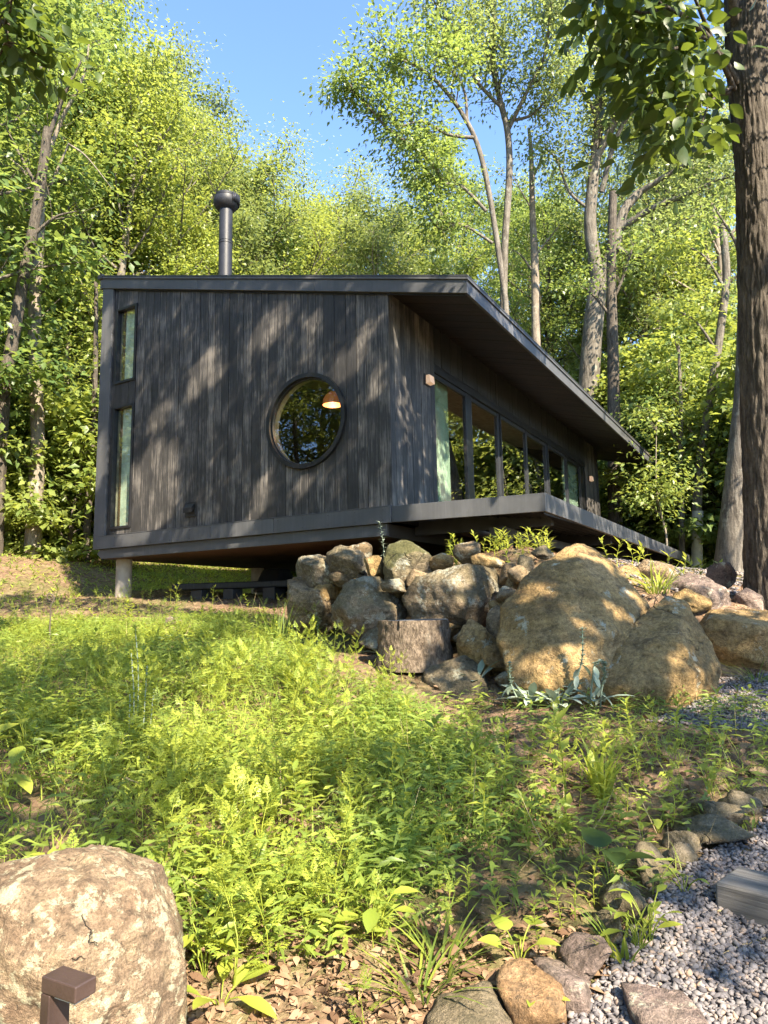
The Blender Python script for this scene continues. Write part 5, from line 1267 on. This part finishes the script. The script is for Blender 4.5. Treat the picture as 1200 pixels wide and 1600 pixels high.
def meadow():
    parts = []
    # stilt-grass: leaning stems with alternate lance-shaped leaves
    P, u, v = scatter(110000); tall, low = zone(u, v); gv = inpoly(u, v, GRAVEL)
    pn = 0.5+1.5*np.array([mnoise.noise(Vector((p[0]*1.1, p[1]*1.1, 3))) for p in P])
    keep = (R5.rand(len(P)) < np.clip(tall*np.clip(pn, .15, 1)*0.62+low*0.12, 0, 1)) & ~gv & (P[:, 0] < edge_x(P[:, 1])+.1)
    keep &= front_free(P, u, v); vs_h = (0.5+0.5*sstep(960, 1060, v))[keep]; P = P[keep]; tall = tall[keep]; n = len(P)
    h = R5.uniform(.11, .32, n)*(0.55+0.45*tall)*vs_h; az = R5.uniform(0, 6.28, n); ln = R5.uniform(.1, .55, n)
    lean = np.stack([np.cos(az)*ln, np.sin(az)*ln, np.ones(n)], -1); lean = norm(lean)
    for j in range(6):
        f = 0.25+0.15*j; b = P+lean*(h*f)[:, None]+np.stack([np.cos(az), np.sin(az), np.zeros(n)], -1)*(.12*h*f*f)[:, None]
        a2 = az+(j % 2)*math.pi+R5.uniform(-.7, .7, n); A = np.stack([np.cos(a2), np.sin(a2), R5.uniform(-.1, .6, n)], -1)
        N = norm(np.array([-.15, -.3, 1.])+R5.randn(n, 3)*.28)
        l_ = R5.uniform(.05, .095, n)*(1.1-.25*abs(j-3)/3)
        parts.append(leaves_np(b, A, N, l_, l_*.2+.003, ((0, 0), (.3, 1), (1, 0)), .3, .35))
    # the stems
    A = lean; N = norm(R5.randn(n, 3)); parts.append(leaves_np(P-[0, 0, .02], A, N, h*1.1, np.full(n, .004), ((0, 0), (.5, 1), (1, 0)), .3, -.1))
    V, F = cat_vf(parts); tag(link('meadow_grass', mesh_np('meadow_grass', V, F), M['grass']), 'lush light green stilt grass covering the slope', 'grass', kind='stuff')
    # thin blades, everywhere green
    P, u, v = scatter(90000); tall, low = zone(u, v); gv = inpoly(u, v, GRAVEL)
    pn = np.array([mnoise.noise(Vector((p[0]*1.3, p[1]*1.3, 7))) for p in P])
    keep = (R5.rand(len(P)) < tall*.32+low*np.clip(pn*2.2+.35, 0, 1)*.75) & ~gv & (P[:, 0] < edge_x(P[:, 1])-.1)
    keep &= front_free(P, u, v); P = P[keep]; n = len(P); tall = tall[keep]
    az = R5.uniform(0, 6.28, n); A = np.stack([np.cos(az)*.6, np.sin(az)*.6, R5.uniform(.8, 1.8, n)], -1); N = np.stack([-np.cos(az), -np.sin(az), np.full(n, .5)], -1)
    l_ = R5.uniform(.06, .16, n)*(1+1.2*tall)
    V, F = leaves_np(P, A, N, l_, np.full(n, .0045)+.003*tall, ((0, .7), (.35, 1), (.7, .7), (1, 0)), .3, .55)
    tag(link('fine_grass', mesh_np('fine_grass', V, F), M['grass']), 'fine short grass on the slope and the bare soil', 'grass', kind='stuff')
meadow()
def dry_stems():
    P, u, v = scatter(9000); t_, l_ = zone(u, v); k = (R5.rand(len(P)) < t_*.16+l_*.14) & front_free(P, u, v) & ~inpoly(u, v, GRAVEL) & (P[:, 0] < edge_x(P[:, 1])-.1); P = P[k]; n = len(P)
    az = R5.uniform(0, 6.28, n); ln = R5.uniform(.1, 1.1, n); A = np.stack([np.cos(az)*ln, np.sin(az)*ln, np.ones(n)], -1); N = norm(R5.randn(n, 3))
    V, F = leaves_np(P, A, N, R5.uniform(.15, .42, n), np.full(n, .0045), ((0, 1), (.5, .8), (1, 0)), .3, .25); tag(link('dry_stems', mesh_np('dry_stems', V, F), M['straw']), 'dry straw-coloured stems among the weeds', 'grass', kind='stuff')
dry_stems()

def fern_leaf(R, L_, fine=True):
    """a pinnately cut leaf along +x in the xy plane: list of blades (P, A, N, len, wid)"""
    B = []
    for k in range(5):
        t = .25+.16*k; ll = L_*(.42-.07*k)*(1.0 if k else .8)
        for s in (-1, 1):
            a = math.radians(52-5*k)*s; p = np.array([t*L_, 0, -.05*L_*t*t]); d = np.array([math.cos(a), math.sin(a), -.12])
            B.append((p, d, ll, ll*.26))
            if fine:
                for q, m in ((.35, .5), (.62, .36)):
                    for s2 in (-1, 1):
                        a2 = a+s2*.75; B.append((p+d*ll*q, np.array([math.cos(a2), math.sin(a2), -.1]), ll*m, ll*m*.38))
    B.append((np.array([.86*L_, 0, -.03*L_]), np.array([1, 0, -.1]), L_*.25, L_*.07))
    return B
def fern_plant(seed, H, fine=True):
    R = np.random.RandomState(seed); P = []; A = []; N = []; ln = []; wd = []
    stem = smooth(np.array([[0, 0, -.02], [R.randn()*.02, R.randn()*.02, H*.5], [R.randn()*.05, R.randn()*.05, H]]), 4)
    nl = int(7+H*14)
    for i in range(nl):
        t = .22+.78*(i/(nl-1)); p = np.array([np.interp(t, np.linspace(0, 1, len(stem)), stem[:, c]) for c in range(3)])
        az = i*2.2+R.uniform(-.4, .4); el = .25+.65*t+R.uniform(-.2, .2) if t < .93 else 1.1
        L_ = R.uniform(.10, .155)*(1.1-.45*t)
        c, s = math.cos(az), math.sin(az); ce, se = math.cos(el), math.sin(el)
        X = np.array([c*ce, s*ce, se]); Y = np.array([-s, c, 0]); Z = np.cross(X, Y)
        p = p+X*.012
        for q, d, l_, w_ in fern_leaf(R, L_, fine):
            P.append(p+X*q[0]+Y*q[1]+Z*q[2]); A.append(X*d[0]+Y*d[1]+Z*d[2]); N.append(Z+R.randn(3)*.12); ln.append(l_); wd.append(w_)
        P.append(p-X*.012); A.append(X); N.append(Z); ln.append(L_*.95); wd.append(.004)
    parts = [leaves_np(np.array(P), np.array(A), np.array(N), np.array(ln), np.array(wd), ((0, .15), (.4, 1), (1, 0)), .15, .15)]
    V, F = tube_vf(stem, np.linspace(.0035, .0015, len(stem)), 4); F = np.concatenate([F[:, [0, 1, 2]], F[:, [0, 2, 3]]]); parts.append((V, F))
    return cat_vf(parts)
def stem_plant(seed, H, ll=.085, wr=.26, n=14, prof=((0, 0), (.35, 1), (1, 0)), el0=.5):
    R = np.random.RandomState(seed); stem = smooth(np.array([[0, 0, -.02], [R.randn()*.02, R.randn()*.02, H*.5], [R.randn()*.06, R.randn()*.06, H]]), 4)
    t = np.linspace(.15, 1, n); p = np.stack([np.interp(t, np.linspace(0, 1, len(stem)), stem[:, c]) for c in range(3)], -1)
    az = np.arange(n)*2.4+R.uniform(-.3, .3, n); el = el0+R.uniform(-.3, .3, n)+.4*t
    A = np.stack([np.cos(az)*np.cos(el), np.sin(az)*np.cos(el), np.sin(el)], -1); N = np.stack([-np.cos(az)*np.sin(el), -np.sin(az)*np.sin(el), np.cos(el)], -1)
    l_ = ll*R.uniform(.75, 1.2, n)*(1.15-.5*abs(t-.5)); V, F = tube_vf(stem, np.linspace(.004, .0015, len(stem)), 4); F = np.concatenate([F[:, [0, 1, 2]], F[:, [0, 2, 3]]])
    return cat_vf([leaves_np(p, A, N, l_, l_*wr, prof, .2, .35), (V, F)])
def put(me, p, name, label, cat, group=None, s=1.0, rz_=None, mat=None):
    o = bpy.data.objects.new(name, me); COL.objects.link(o); o.location = tuple(p); o.scale = (s, s, s); o.rotation_euler = (R5.uniform(-.12, .12), R5.uniform(-.12, .12), R5.uniform(0, 6.28) if rz_ is None else rz_)
    return tag(o, label, cat, group)
def mm(name, vf, mat):
    me = mesh_np(name, *vf); me.materials.append(M[mat]); return me
FERN = [mm('fern_weed_mesh', fern_plant(300+k, h), 'weed') for k, h in enumerate((.26, .32, .38, .44, .30))]
def gplace(p):
    x, y, _ = to_px(p)
    if x > 820: return 'in thin grass beside the edging stones'
    if x > 640: return 'in the shade below the grey slab' if y < 1260 else 'in thin grass left of the edging stones'
    if y < 1130: return 'in the sunny grass below the stump' if x > 380 else 'in the meadow below the concrete pier'
    if x < 330: return 'in the shaded meadow above the near boulder' if y < 1380 else 'close to the right side of the near boulder'
    return 'in the middle of the sunny meadow' if y < 1330 else 'at the lower edge of the meadow above the litter'
def weeds():
    P, u, v = scatter(16000); tall, low = zone(u, v)
    dens = np.zeros(len(P))
    for cx, cy_, a, b, w in ((590, 1135, 120, 45, 1.0), (450, 1085, 150, 55, .6), (400, 1420, 190, 150, .75), (430, 1510, 180, 60, .6), (250, 1120, 200, 60, .35), (820, 1240, 160, 110, .5), (640, 1260, 140, 120, .4), (330, 1020, 120, 40, .4), (680, 1185, 80, 35, .8), (900, 1330, 90, 70, .25), (250, 1280, 200, 100, .3), (60, 1000, 150, 50, .3)):
        dens = np.maximum(dens, w*np.exp(-((u-cx)/a)**2-((v-cy_)/b)**2))
    dens[(u > 640) & (v < 1165)] = 0; ok = (R5.rand(len(P)) < dens*.55) & front_free(P, u, v) & ~inpoly(u, v, GRAVEL) & (P[:, 0] < edge_x(P[:, 1])-.25)
    P, u, v = P[ok], u[ok], v[ok]; d = (P-CAM)@FWD; o = np.argsort(d)
    P, v, u = P[o], v[o], u[o]
    near = P[:230]; far = P[230:]
    for p, uu in zip(near, u[:230]):
        s_ = R5.uniform(.7, 1.15)*(.65 if uu > 540 else 1); put(FERN[R5.randint(len(FERN))], p, 'ferny_weed', ('low' if s_ < .65 else 'knee-high' if s_ < .9 else 'tall')+' ferny-leaved weed growing '+gplace(p), 'plant', 'ferny weeds near the viewer', s_)
    lo = [fern_plant(320+k, h, False) for k, h in enumerate((.28, .36, .42))]; parts = []
    for p in far:
        V, F = lo[R5.randint(3)]; a = R5.uniform(0, 6.28); c, s = math.cos(a), math.sin(a); k = R5.uniform(.6, .95)
        parts.append((V@np.array([[c, s, 0], [-s, c, 0], [0, 0, 1]])*k+p, F))
    if parts: tag(link('distant_weeds', mesh_np('distant_weeds', *cat_vf(parts)), M['weed']), 'ferny weeds massed on the upper slope', 'plants', kind='stuff')
weeds()

def stems():
    # upright leafy weeds
    pr = [mm('leafy_stem_mesh', stem_plant(400+k, h, .075, .3, 24), 'weed') for k, h in enumerate((.30, .38, .46))]
    spots = [(700,1300),(740,1270),(790,1250),(860,1235),(905,1240),(940,1260),(960,1230),(830,1330),(770,1340),(730,1400),(800,1400),(860,1390),(640,1330),(690,1380),(610,1290),(560,1270),(900,1420),(845,1470),(780,1450),(980,1250),(1000,1200),(1060,1150),(1110,1160),(1150,1130),(985,1080),(930,1400),(880,1440),(750,1200),(800,1180)]
    for k, (x, y) in enumerate(spots):
        put(pr[k % 3], gnd(x, y+20), 'leafy_weed', 'upright leafy weed growing '+gplace(gnd(x, y+20)), 'plant', 'upright leafy weeds', R5.uniform(.6, 1.0)*(.62 if y > 1370 else 1))
    lit = mm('sapling_mesh', stem_plant(410, .42, .10, .45, 15), 'weed')
    put(lit, gnd(884, 1290), 'seedling_tree', 'sunlit yellow-green seedling standing above the other weeds', 'plant', None, 1.2)
    # broad-leaved weeds here and there in the meadow
    bm_ = [mm('meadow_herb_mesh', stem_plant(440+k, h, .085, .5, 12, ((0, 0), (.2, .7), (.45, 1), (.75, .6), (1, 0))), 'weed') for k, h in enumerate((.26, .34, .42))]
    P, u, v = scatter(4000); t_, l_ = zone(u, v); ok = (R5.rand(len(P)) < t_*.5+l_*.1) & front_free(P, u, v) & ~inpoly(u, v, GRAVEL) & (P[:, 0] < edge_x(P[:, 1])-.3); P = P[ok][:110]
    for k, p in enumerate(P): put(bm_[k % 3], p, 'meadow_herb', 'upright broad-leaved herb growing '+gplace(p), 'plant', 'broad-leaved herbs in the meadow', R5.uniform(.55, .9))
    # greenery on the wall top along the deck
    sm = [mm('deck_weed_mesh', stem_plant(420+k, .24, .09, .32, 10), 'weed') for k in range(3)]
    for k in range(70):
        u = R5.uniform(660, 860); q = at(u, R5.uniform(858, 876), R5.uniform(7.3, 8.2)); q[2] = min(q[2], gz(q[0], q[1])+.12)
        put(sm[k % 3], q, 'deck_weed', 'small green weed in the strip between rock wall and deck', 'plant', 'weeds along the deck edge', R5.uniform(.6, 1.1))
    for k, (x, y) in enumerate([(965,868),(985,880),(1010,862),(1040,858),(1070,868),(1090,872),(1100,884),(1000,892),(952,872),(1120,892)]):
        q = at(x, y+12, 8.2); q[2] = gz(q[0], q[1]); put(sm[k % 3], q, 'deck_weed', 'broad-leaved weed right of the boulder peak below the deck', 'plant', 'weeds right of the boulder peak', 1.3)
    sh = mm('grey_shrub_mesh', stem_plant(430, .5, .07, .35, 34, el0=.2), 'silver'); q = at(600, 875, 8.0); put(sh, q, 'grey_shrub', 'small grey-green shrub in front of the cabin corner', 'plant', None, .85)
stems()

def tuft(p, n, h, w, mat, name, label, spread=.07, out=.5, droop=.6):
    R = R5; az = R.uniform(0, 6.28, n); r = spread*np.sqrt(R.rand(n)); b = np.stack([np.cos(az)*r, np.sin(az)*r, np.full(n, -.02)], -1)
    az2 = az+R.uniform(-.8, .8, n); o_ = out*R.uniform(.2, 1.2, n); A = np.stack([np.cos(az2)*o_, np.sin(az2)*o_, np.ones(n)], -1); N = np.stack([-np.cos(az2), -np.sin(az2), np.full(n, .3)], -1)
    l_ = h*R.uniform(.5, 1.1, n); V, F = leaves_np(b, A, N, l_, np.full(n, w), ((0, .6), (.3, 1), (.6, .8), (.85, .45), (1, 0)), .3, droop)
    o = link(name, mesh_np(name, V, F), M[mat]); o.location = tuple(p); return tag(o, label, 'grass clump')
tuft(gnd(432, 1010), 34, .62, .011, 'grass', 'grass_tuft', 'tall yellowish grass tuft left of the rock wall', .12, .25, .25)
q = at(1028, 925, 6.9); tuft(q, 60, .42, .012, 'grass', 'grass_tuft', 'arching grass tuft growing between the broad boulder and the pale tan rock', .10, .6, .7)
tuft(gnd(1185, 1068), 40, .3, .008, 'grass', 'grass_tuft', 'drooping grass clump below the smooth brown boulder', .05, .8, .9)
tuft(gnd(655, 1560), 30, .22, .010, 'grass', 'grass_tuft', 'small grass tuft in bare soil at the bottom of the slope', .05, .7, .6)
tuft(gnd(690, 1520), 26, .26, .009, 'grass', 'grass_tuft', 'sunlit grass tuft beside the edging stones', .05, .6, .6)
tuft(gnd(30, 1100), 20, .55, .010, 'grass', 'grass_tuft', 'long bent grass stalks at the left edge', .1, .5, .8)
tuft(gnd(975, 1500), 26, .20, .012, 'weed', 'grass_tuft', 'bright grass sprig between purplish edging stone and gravel', .05, .6, .4)
tuft(gnd(940, 1245), 24, .3, .03, 'weed', 'dock_plant', 'upright dark green dock leaves beside the seedling', .04, .25, .3)

def lambs_ear():
    def leafmesh(L_, w):
        V, F = leaves_np(np.zeros((1, 3)), np.array([[1., 0, .5]]), np.array([[-.4, 0, 1.]]), np.array([L_]), np.array([w]), ((0, .12), (.15, .35), (.35, .85), (.6, 1), (.82, .7), (1, 0)), .25, .45)
        return mm('silver_leaf_mesh', (V, F), 'silver')
    LM = [leafmesh(.21, .062), leafmesh(.15, .055), leafmesh(.24, .066)]
    def plant(px, py, d, n, lab, spikes):
        b = at(px, py, d); b[2] = gz(b[0], b[1])+.0; e = empty('lambs_ear', b, lab, 'plant')
        for i in range(n):
            o = bpy.data.objects.new('leaf', LM[i % 3]); COL.objects.link(o); o.parent = e; a = i*2.4
            o.location = (.03*math.cos(a), .03*math.sin(a), .02+.05*R5.rand()); o.rotation_euler = (R5.uniform(-.3, .3), R5.uniform(-.75, .25), a); o.scale = (1, 1, 1)
        for sp in spikes:
            S = smooth(np.array([at(x, y, d-.03) for x, y in sp])-b, 5); k = len(S); t = np.linspace(0, 1, k)
            MB().tube(S, np.interp(t, [0, 1], [.006, .004]), 6).build('flower_stem', M['silver'], e, smooth=True)
            C = S[k//2:]; n_ = len(C)*9; c = np.repeat(C, 9, 0); a = np.arange(n_)*2.4; A = np.stack([np.cos(a), np.sin(a), np.full(n_, .5)], -1)
            V, F = leaves_np(c+R5.randn(n_, 3)*.004, A, norm(R5.randn(n_, 3)*.3+[0, 0, 1]), np.full(n_, .026), np.full(n_, .017), ((0, .4), (.5, 1), (1, 0)), .4, .2); link('flower_spike', mm('spike', (V, F), 'silver'), None, e)['kind'] = 'stuff'
            for j in (k//4, k//4+1, k//2-1, k//2):
                o = bpy.data.objects.new('leaf', LM[1]); COL.objects.link(o); o.parent = e; o.location = tuple(S[j]); o.rotation_euler = (0, .9, R5.uniform(0, 6.28)); o.scale = (.75,)*3
    plant(828, 1098, 5.25, 15, 'silvery woolly-leaved plant at the left foot of the peaked boulder', [[(818,1108),(803,1080),(797,1060),(796,1036)]])
    plant(872, 1088, 5.15, 22, 'largest silvery woolly-leaved plant, with one tall straight flower spike', [[(890,1085),(903,1055),(910,1025),(910,983)]])
    plant(930, 1100, 5.15, 10, 'silvery woolly-leaved plant with bent hanging spikes, in front of the broad boulder', [[(922,1100),(926,1060),(930,1038),(944,1036),(945,1060)], [(938,1104),(940,1080),(944,1060),(945,1038)]])
    plant(745, 1034, 5.9, 7, 'small silvery woolly plant on top of the grey slab', [])
    plant(600, 965, 6.9, 8, 'small broad-leaved silvery plant left behind the stump', [])
    # grey seeded spikes in the meadow
    for k, (x, y, h) in enumerate([(205, 1150, .62), (222, 1150, .55), (232, 1160, .42), (212, 1130, .75), (198, 1165, .4), (62, 1070, .35), (496, 985, .3)]):
        b = gnd(x, y+25); e = empty('seed_spike_plant', b, ['tallest pale seed spike in the meadow left of centre', 'pale seed spike beside the tallest one, slightly shorter', 'short thick pale seed spike at the right of the group', 'pale seed spike rising behind the group in the meadow', 'short pale seed spike at the left of the group', 'thin pale seed spike near the left edge of the meadow', 'grey seed spike in front of the tan block of the wall'][k], 'plant')
        S = smooth(np.array([[0, 0, -.02], [.01, 0, h*.5], [.02*R5.randn(), .02*R5.randn(), h]]), 6); MB().tube(S, .004, 5).build('flower_stem', M['silver'], e)
        C = S[3:]; n_ = len(C)*14; c = np.repeat(C, 14, 0)+R5.randn(n_, 3)*[.006, .006, .012]; a = np.arange(n_)*2.4; A = np.stack([np.cos(a), np.sin(a), np.full(n_, .6)], -1)
        V, F = leaves_np(c, A, norm(R5.randn(n_, 3)*.3+[0, 0, 1]), np.full(n_, .026), np.full(n_, .016), ((0, .4), (.5, 1), (1, 0)), .4, .2); link('seed_head', mm('seed_head', (V, F), 'weed'), None, e)['kind'] = 'stuff'
lambs_ear()

def broad_leaf_plants():
    heart = ((0, .3), (.08, .85), (.25, 1), (.5, .85), (.78, .45), (1, 0)); oval = ((0, .08), (.2, .6), (.45, 1), (.7, .8), (.9, .35), (1, 0))
    def bl(L_, w, prof):
        V, F = leaves_np(np.zeros((1, 3)), np.array([[1., 0, .12]]), np.array([[-.1, 0, 1.]]), np.array([L_]), np.array([w]), prof, .22, .25); me = mm('broad_leaf_mesh', (V, F), 'weed'); return me
    H_ = bl(.13, .11, heart); O_ = bl(.17, .075, oval); S_ = bl(.10, .055, oval)
    D_ = H_.copy(); D_.materials.clear(); D_.materials.append(M['leaf_dark'])
    def plant(px, py, n, me, h, lab, sc=1.0, r=.06):
        b = gnd(px, py); e = empty('broadleaf_plant', b, lab, 'plant')
        for i in range(n):
            a = i*2.4+R5.uniform(-.3, .3); z = h*(.4+.6*(i+1)/n); q = np.array([r*math.cos(a), r*math.sin(a), z])
            o = bpy.data.objects.new('leaf', me); COL.objects.link(o); o.parent = e; o.location = tuple(q); o.rotation_euler = (R5.uniform(-.2, .2), R5.uniform(-.45, .25), a); s = sc*R5.uniform(.75, 1.15); o.scale = (s, s, s)
            V, F = tube_vf(smooth(np.array([[0, 0, -.02], q*[.4, .4, .6], q]), 3), .0025, 4); link('leaf_stalk', mesh_np('stalk', V, F), M['weed'], e, True)
    plant(955, 1392, 5, D_, .16, 'plant with dark heart-shaped leaves beside the edging stones', 1.0)
    plant(812, 1510, 6, H_, .11, 'yellow-green heart-leaved plant in the sun above the orange stone', .6)
    plant(40, 1190, 7, O_, .28, 'broad-leaved plant in the shade at the left edge', 1.25)
    plant(10, 1260, 5, O_, .22, 'lower broad-leaved plant below the one at the left edge', 1.15)
    plant(120, 1160, 4, O_, .25, 'single broad leaves rising from the meadow near the left edge', 1.0)
    plant(225, 1170, 6, O_, .16, 'broad leaves at the foot of the pale seed spikes', 1.0)
    plant(320, 1530, 8, S_, .20, 'broad-leaved weed right of the near boulder', 1.0)
    plant(345, 1580, 6, O_, .06, 'low flat-leaved plant on the litter right of the near boulder', .75)
    plant(590, 1470, 6, S_, .14, 'sunlit broad-leaved sprig in the lower meadow', 1.0)
    plant(1000, 1490, 10, S_, .14, 'bright sprig of leaves in front of the edging stones on the gravel', .75)
    plant(1015, 1480, 7, S_, .18, 'second bright sprig of leaves on the gravel edge', .7)
    plant(840, 1585, 5, S_, .07, 'little leafy sprout on the orange edging stone', .5)
    plant(1108, 1240, 5, S_, .16, 'pale leafy sprout above the far edging stones', .8)
    plant(1125, 1160, 8, S_, .08, 'low round-leaved plant below the mulch', .8)
    plant(1030, 1300, 6, S_, .08, 'dark leafy plant left of the longest edging stone', .8)
    plant(1070, 1400, 5, S_, .10, 'small seedling between the angular stone and the gravel', .5)
    q = at(600, 952, 6.9)
broad_leaf_plants()
def dry_stalk():
    b = gnd(80, 1010); e = empty('dry_stalk', b, 'dark dry stalk with curled tip near the left edge', 'plant')
    d = (b-CAM)@FWD; S = smooth(np.array([at(x, y, d) for x, y in ((80,1010),(78,985),(79,960),(80,945),(84,938),(83,930),(76,928),(74,934),(79,938))])-b, 4); MB().tube(S, .008, 5).build('stalk', M['bark_twig'], e, smooth=True)
dry_stalk()
def dry_twigs():
    for k, (pts, lab) in enumerate([([(1000,1230),(1030,1250),(1075,1238)], 'dry twig lying on the soil left of the far edging stones'), ([(1130,1500),(1160,1485),(1200,1472)], 'thin dry twig on the gravel at the right edge'), ([(1115,1428),(1130,1432),(1148,1436)], 'short orange twig on the gravel below the timber'), ([(195,1292),(203,1296),(214,1301)], 'pale broken twig in the grass above the near boulder')]):
        P = np.array([gnd(x, y)+[0, 0, .015 if k < 3 else .22] for x, y in pts]); b = P[0].copy(); V, F = tube_vf(smooth(P-b, 4), np.linspace(.007, .003, 9), 5); o = link('dry_twig', mesh_np('twig', V, F), M['straw'], None, True); o.location = tuple(b); tag(o, lab, 'twig')
dry_twigs()

# gravel, litter, mulch -----------------------------------------------------
def gravel_mat():
    t = NT('crushed_stone'); ri = t.n('ShaderNodeNewGeometry').outputs['Random Per Island']; n = t.noise(t.coord((1, 1, 1), rnd=False), 60, 4)
    col = t.ramp(ri, [(0, (0.09, 0.082, 0.085)), (.35, (0.145, 0.133, 0.135)), (.7, (0.21, 0.188, 0.18)), (.93, (0.25, 0.20, 0.17)), (1, (0.30, 0.21, 0.15))]); col = t.mix(1.0, col, t.ramp(n, [(.3, .75), (.7, 1.2)]), 'MULTIPLY')
    return t.done(t.principled(col, .85, t.bump(n, .4, .004), .2))
M['gravel'] = gravel_mat()
def pebbles(name, P, size, lab, mat='gravel', flat=.55):
    V0, F0 = ICO[1]; bm = None
    v0 = np.array([(0,0,1),(.894,0,.447),(.276,.851,.447),(-.724,.526,.447),(-.724,-.526,.447),(.276,-.851,.447),(.724,.526,-.447),(-.276,.851,-.447),(-.894,0,-.447),(-.276,-.851,-.447),(.724,-.526,-.447),(0,0,-1)])
    f0 = np.array([(0,1,2),(0,2,3),(0,3,4),(0,4,5),(0,5,1),(1,6,2),(2,7,3),(3,8,4),(4,9,5),(5,10,1),(1,10,6),(2,6,7),(3,7,8),(4,8,9),(5,9,10),(11,7,6),(11,8,7),(11,9,8),(11,10,9),(11,6,10)])
    n = len(P); R = R5; s = size*R.uniform(.5, 1.15, n); sh = np.stack([s*R.uniform(.8, 1.3, n), s*R.uniform(.6, 1, n), s*flat*R.uniform(.6, 1.3, n)], -1)*.5
    V = v0[None]*sh[:, None, :]*(1+R.uniform(-.42, .38, (n, 12, 1))); a = R.uniform(0, 6.28, n); b = R.randn(n)*.35; c = R.randn(n)*.35
    ca, sa, cb, sb, cc, sc = np.cos(a), np.sin(a), np.cos(b), np.sin(b), np.cos(c), np.sin(c)
    y = V[..., 1]*cb[:, None]-V[..., 2]*sb[:, None]; z = V[..., 1]*sb[:, None]+V[..., 2]*cb[:, None]; x = V[..., 0]*cc[:, None]+z*sc[:, None]; z = -V[..., 0]*sc[:, None]+z*cc[:, None]
    V = np.stack([x*ca[:, None]-y*sa[:, None], x*sa[:, None]+y*ca[:, None], z], -1)+P[:, None, :]; F = (np.arange(n)[:, None, None]*12+f0[None]).reshape(-1, 3)
    return tag(link(name, mesh_np(name, V.reshape(-1, 3), F), M[mat]), lab, 'gravel', kind='stuff')
def gravels():
    P, u, v = scatter(420000, -6.5, 0, -7, -2.5); P2 = P[inpoly(u+R5.randn(len(u))*6, v+R5.randn(len(u))*4, GRAVEL)]
    P2 = P2[:32000]; P2[:, 2] += R5.uniform(0, .022, len(P2)); pebbles('gravel', P2, .028, 'grey crushed stone gravel at the lower right')
    m = inpoly(u, v, [(1010,1130),(1080,1105),(1120,1062),(1260,1050),(1260,1150),(1120,1140)]); Q = P[m]; Q = Q[:5000]; Q[:, 2] += R5.uniform(0, .02, len(Q)); pebbles('mulch_gravel', Q, .035, 'dark stone chips between the boulders at the right')
    P, u, v = scatter(60000, -2, 14, -7, -2.0); m = inpoly(u, v, [(930,870),(1260,870),(1260,930),(1000,935)]) & (P[:, 0] > edge_x(P[:, 1])+.2); Q = P[m][:5000]; Q[:, 2] += R5.uniform(0, .03, len(Q)); pebbles('yard_gravel', Q, .06, 'pale gravel of the yard right of the deck')
gravels()
def litter():
    P, u, v = scatter(120000); tall, low = zone(u, v); gv = inpoly(u, v, GRAVEL)
    w = np.clip(1-tall*1.1, 0.05, 1)*np.where(v > 1050, 1, .35); w = np.where(gv, .015, w); w = np.where((v < 960) & (u > 450), .8, w)
    P = P[R5.rand(len(P)) < w*.55][:30000]; Q, u, v = scatter(60000, -7.2, -3.2, -5.2, -1.8); gv = inpoly(u, v, GRAVEL); Q = Q[~gv & (v > 1380) & (R5.rand(len(Q)) < sstep(1380, 1560, v)*.9)]; P = np.concatenate([P, Q]); n = len(P); P[:, 2] += R5.uniform(.002, .02, n)
    az = R5.uniform(0, 6.28, n); A = np.stack([np.cos(az), np.sin(az), R5.uniform(-.25, .45, n)], -1); N = norm(R5.randn(n, 3)*.4+[0, 0, 1]); s = .012+.055*R5.rand(n)**2.2; s = s*np.where(R5.rand(n) < .03, 1.5, 1)
    V, F = leaves_np(P, A, N, s, s*R5.uniform(.3, .65, n), ((0, .1), (.3, .8), (.6, 1), (1, 0)), R5.uniform(-.5, .9), .4); tag(link('leaf_litter', mesh_np('leaf_litter', V, F), M['lit']), 'dry brown leaf litter on the bare soil', 'leaf litter', kind='stuff')
litter()
# low green growth behind the cabin and under its gable
def back_growth():
    P, u, v = scatter(60000, -2, 16, 5.5, 16); k = (P[:, 1] > 6.4) & (R5.rand(len(P)) < np.where(u > 180, .8, .18)); P = P[k][:26000]; n = len(P)
    az = R5.uniform(0, 6.28, n); A = np.stack([np.cos(az), np.sin(az), R5.uniform(.5, 1.6, n)], -1); N = norm(np.stack([-np.cos(az), -np.sin(az), np.full(n, 1.)], -1)); l_ = R5.uniform(.08, .2, n)
    V, F = leaves_np(P, A, N, l_, l_*.22, ((0, 0), (.35, 1), (1, 0)), .3, .4); tag(link('bank_growth', mesh_np('bank_growth', V, F), M['grass']), 'low green growth on the bank behind the cabin', 'grass', kind='stuff')
back_growth()
# overhanging sprig of a tree standing left of the view
def left_sprig():
    D = 5.2; R = np.random.RandomState(17)
    custom_tree('overhanging_tree', 'tree left of the view whose dark leaves hang into the upper left corner', [
        ([np.array(at(-420, 1050, 6.2)), at(-420, 600, 6.2), at(-380, 200, 6.2), at(-340, -200, 6.2), at(-300, -600, 6.2)], .14, .08, None), ([at(-370, 100, 6.2), at(-220, 0, 5.8), at(-80, 10, 5.4), at(0, 30, 5.2), at(12, 70, 5.2)], .04, .006, .3)], 'bark_dark', 'leaf_dark', 88, 7, 10, ll=.115, lw=.065, spread=.10, tl=(.25, .5), flat=.9, prof=((0, 0), (.12, .45), (.35, .95), (.6, .95), (.85, .45), (1, 0)))
left_sprig()
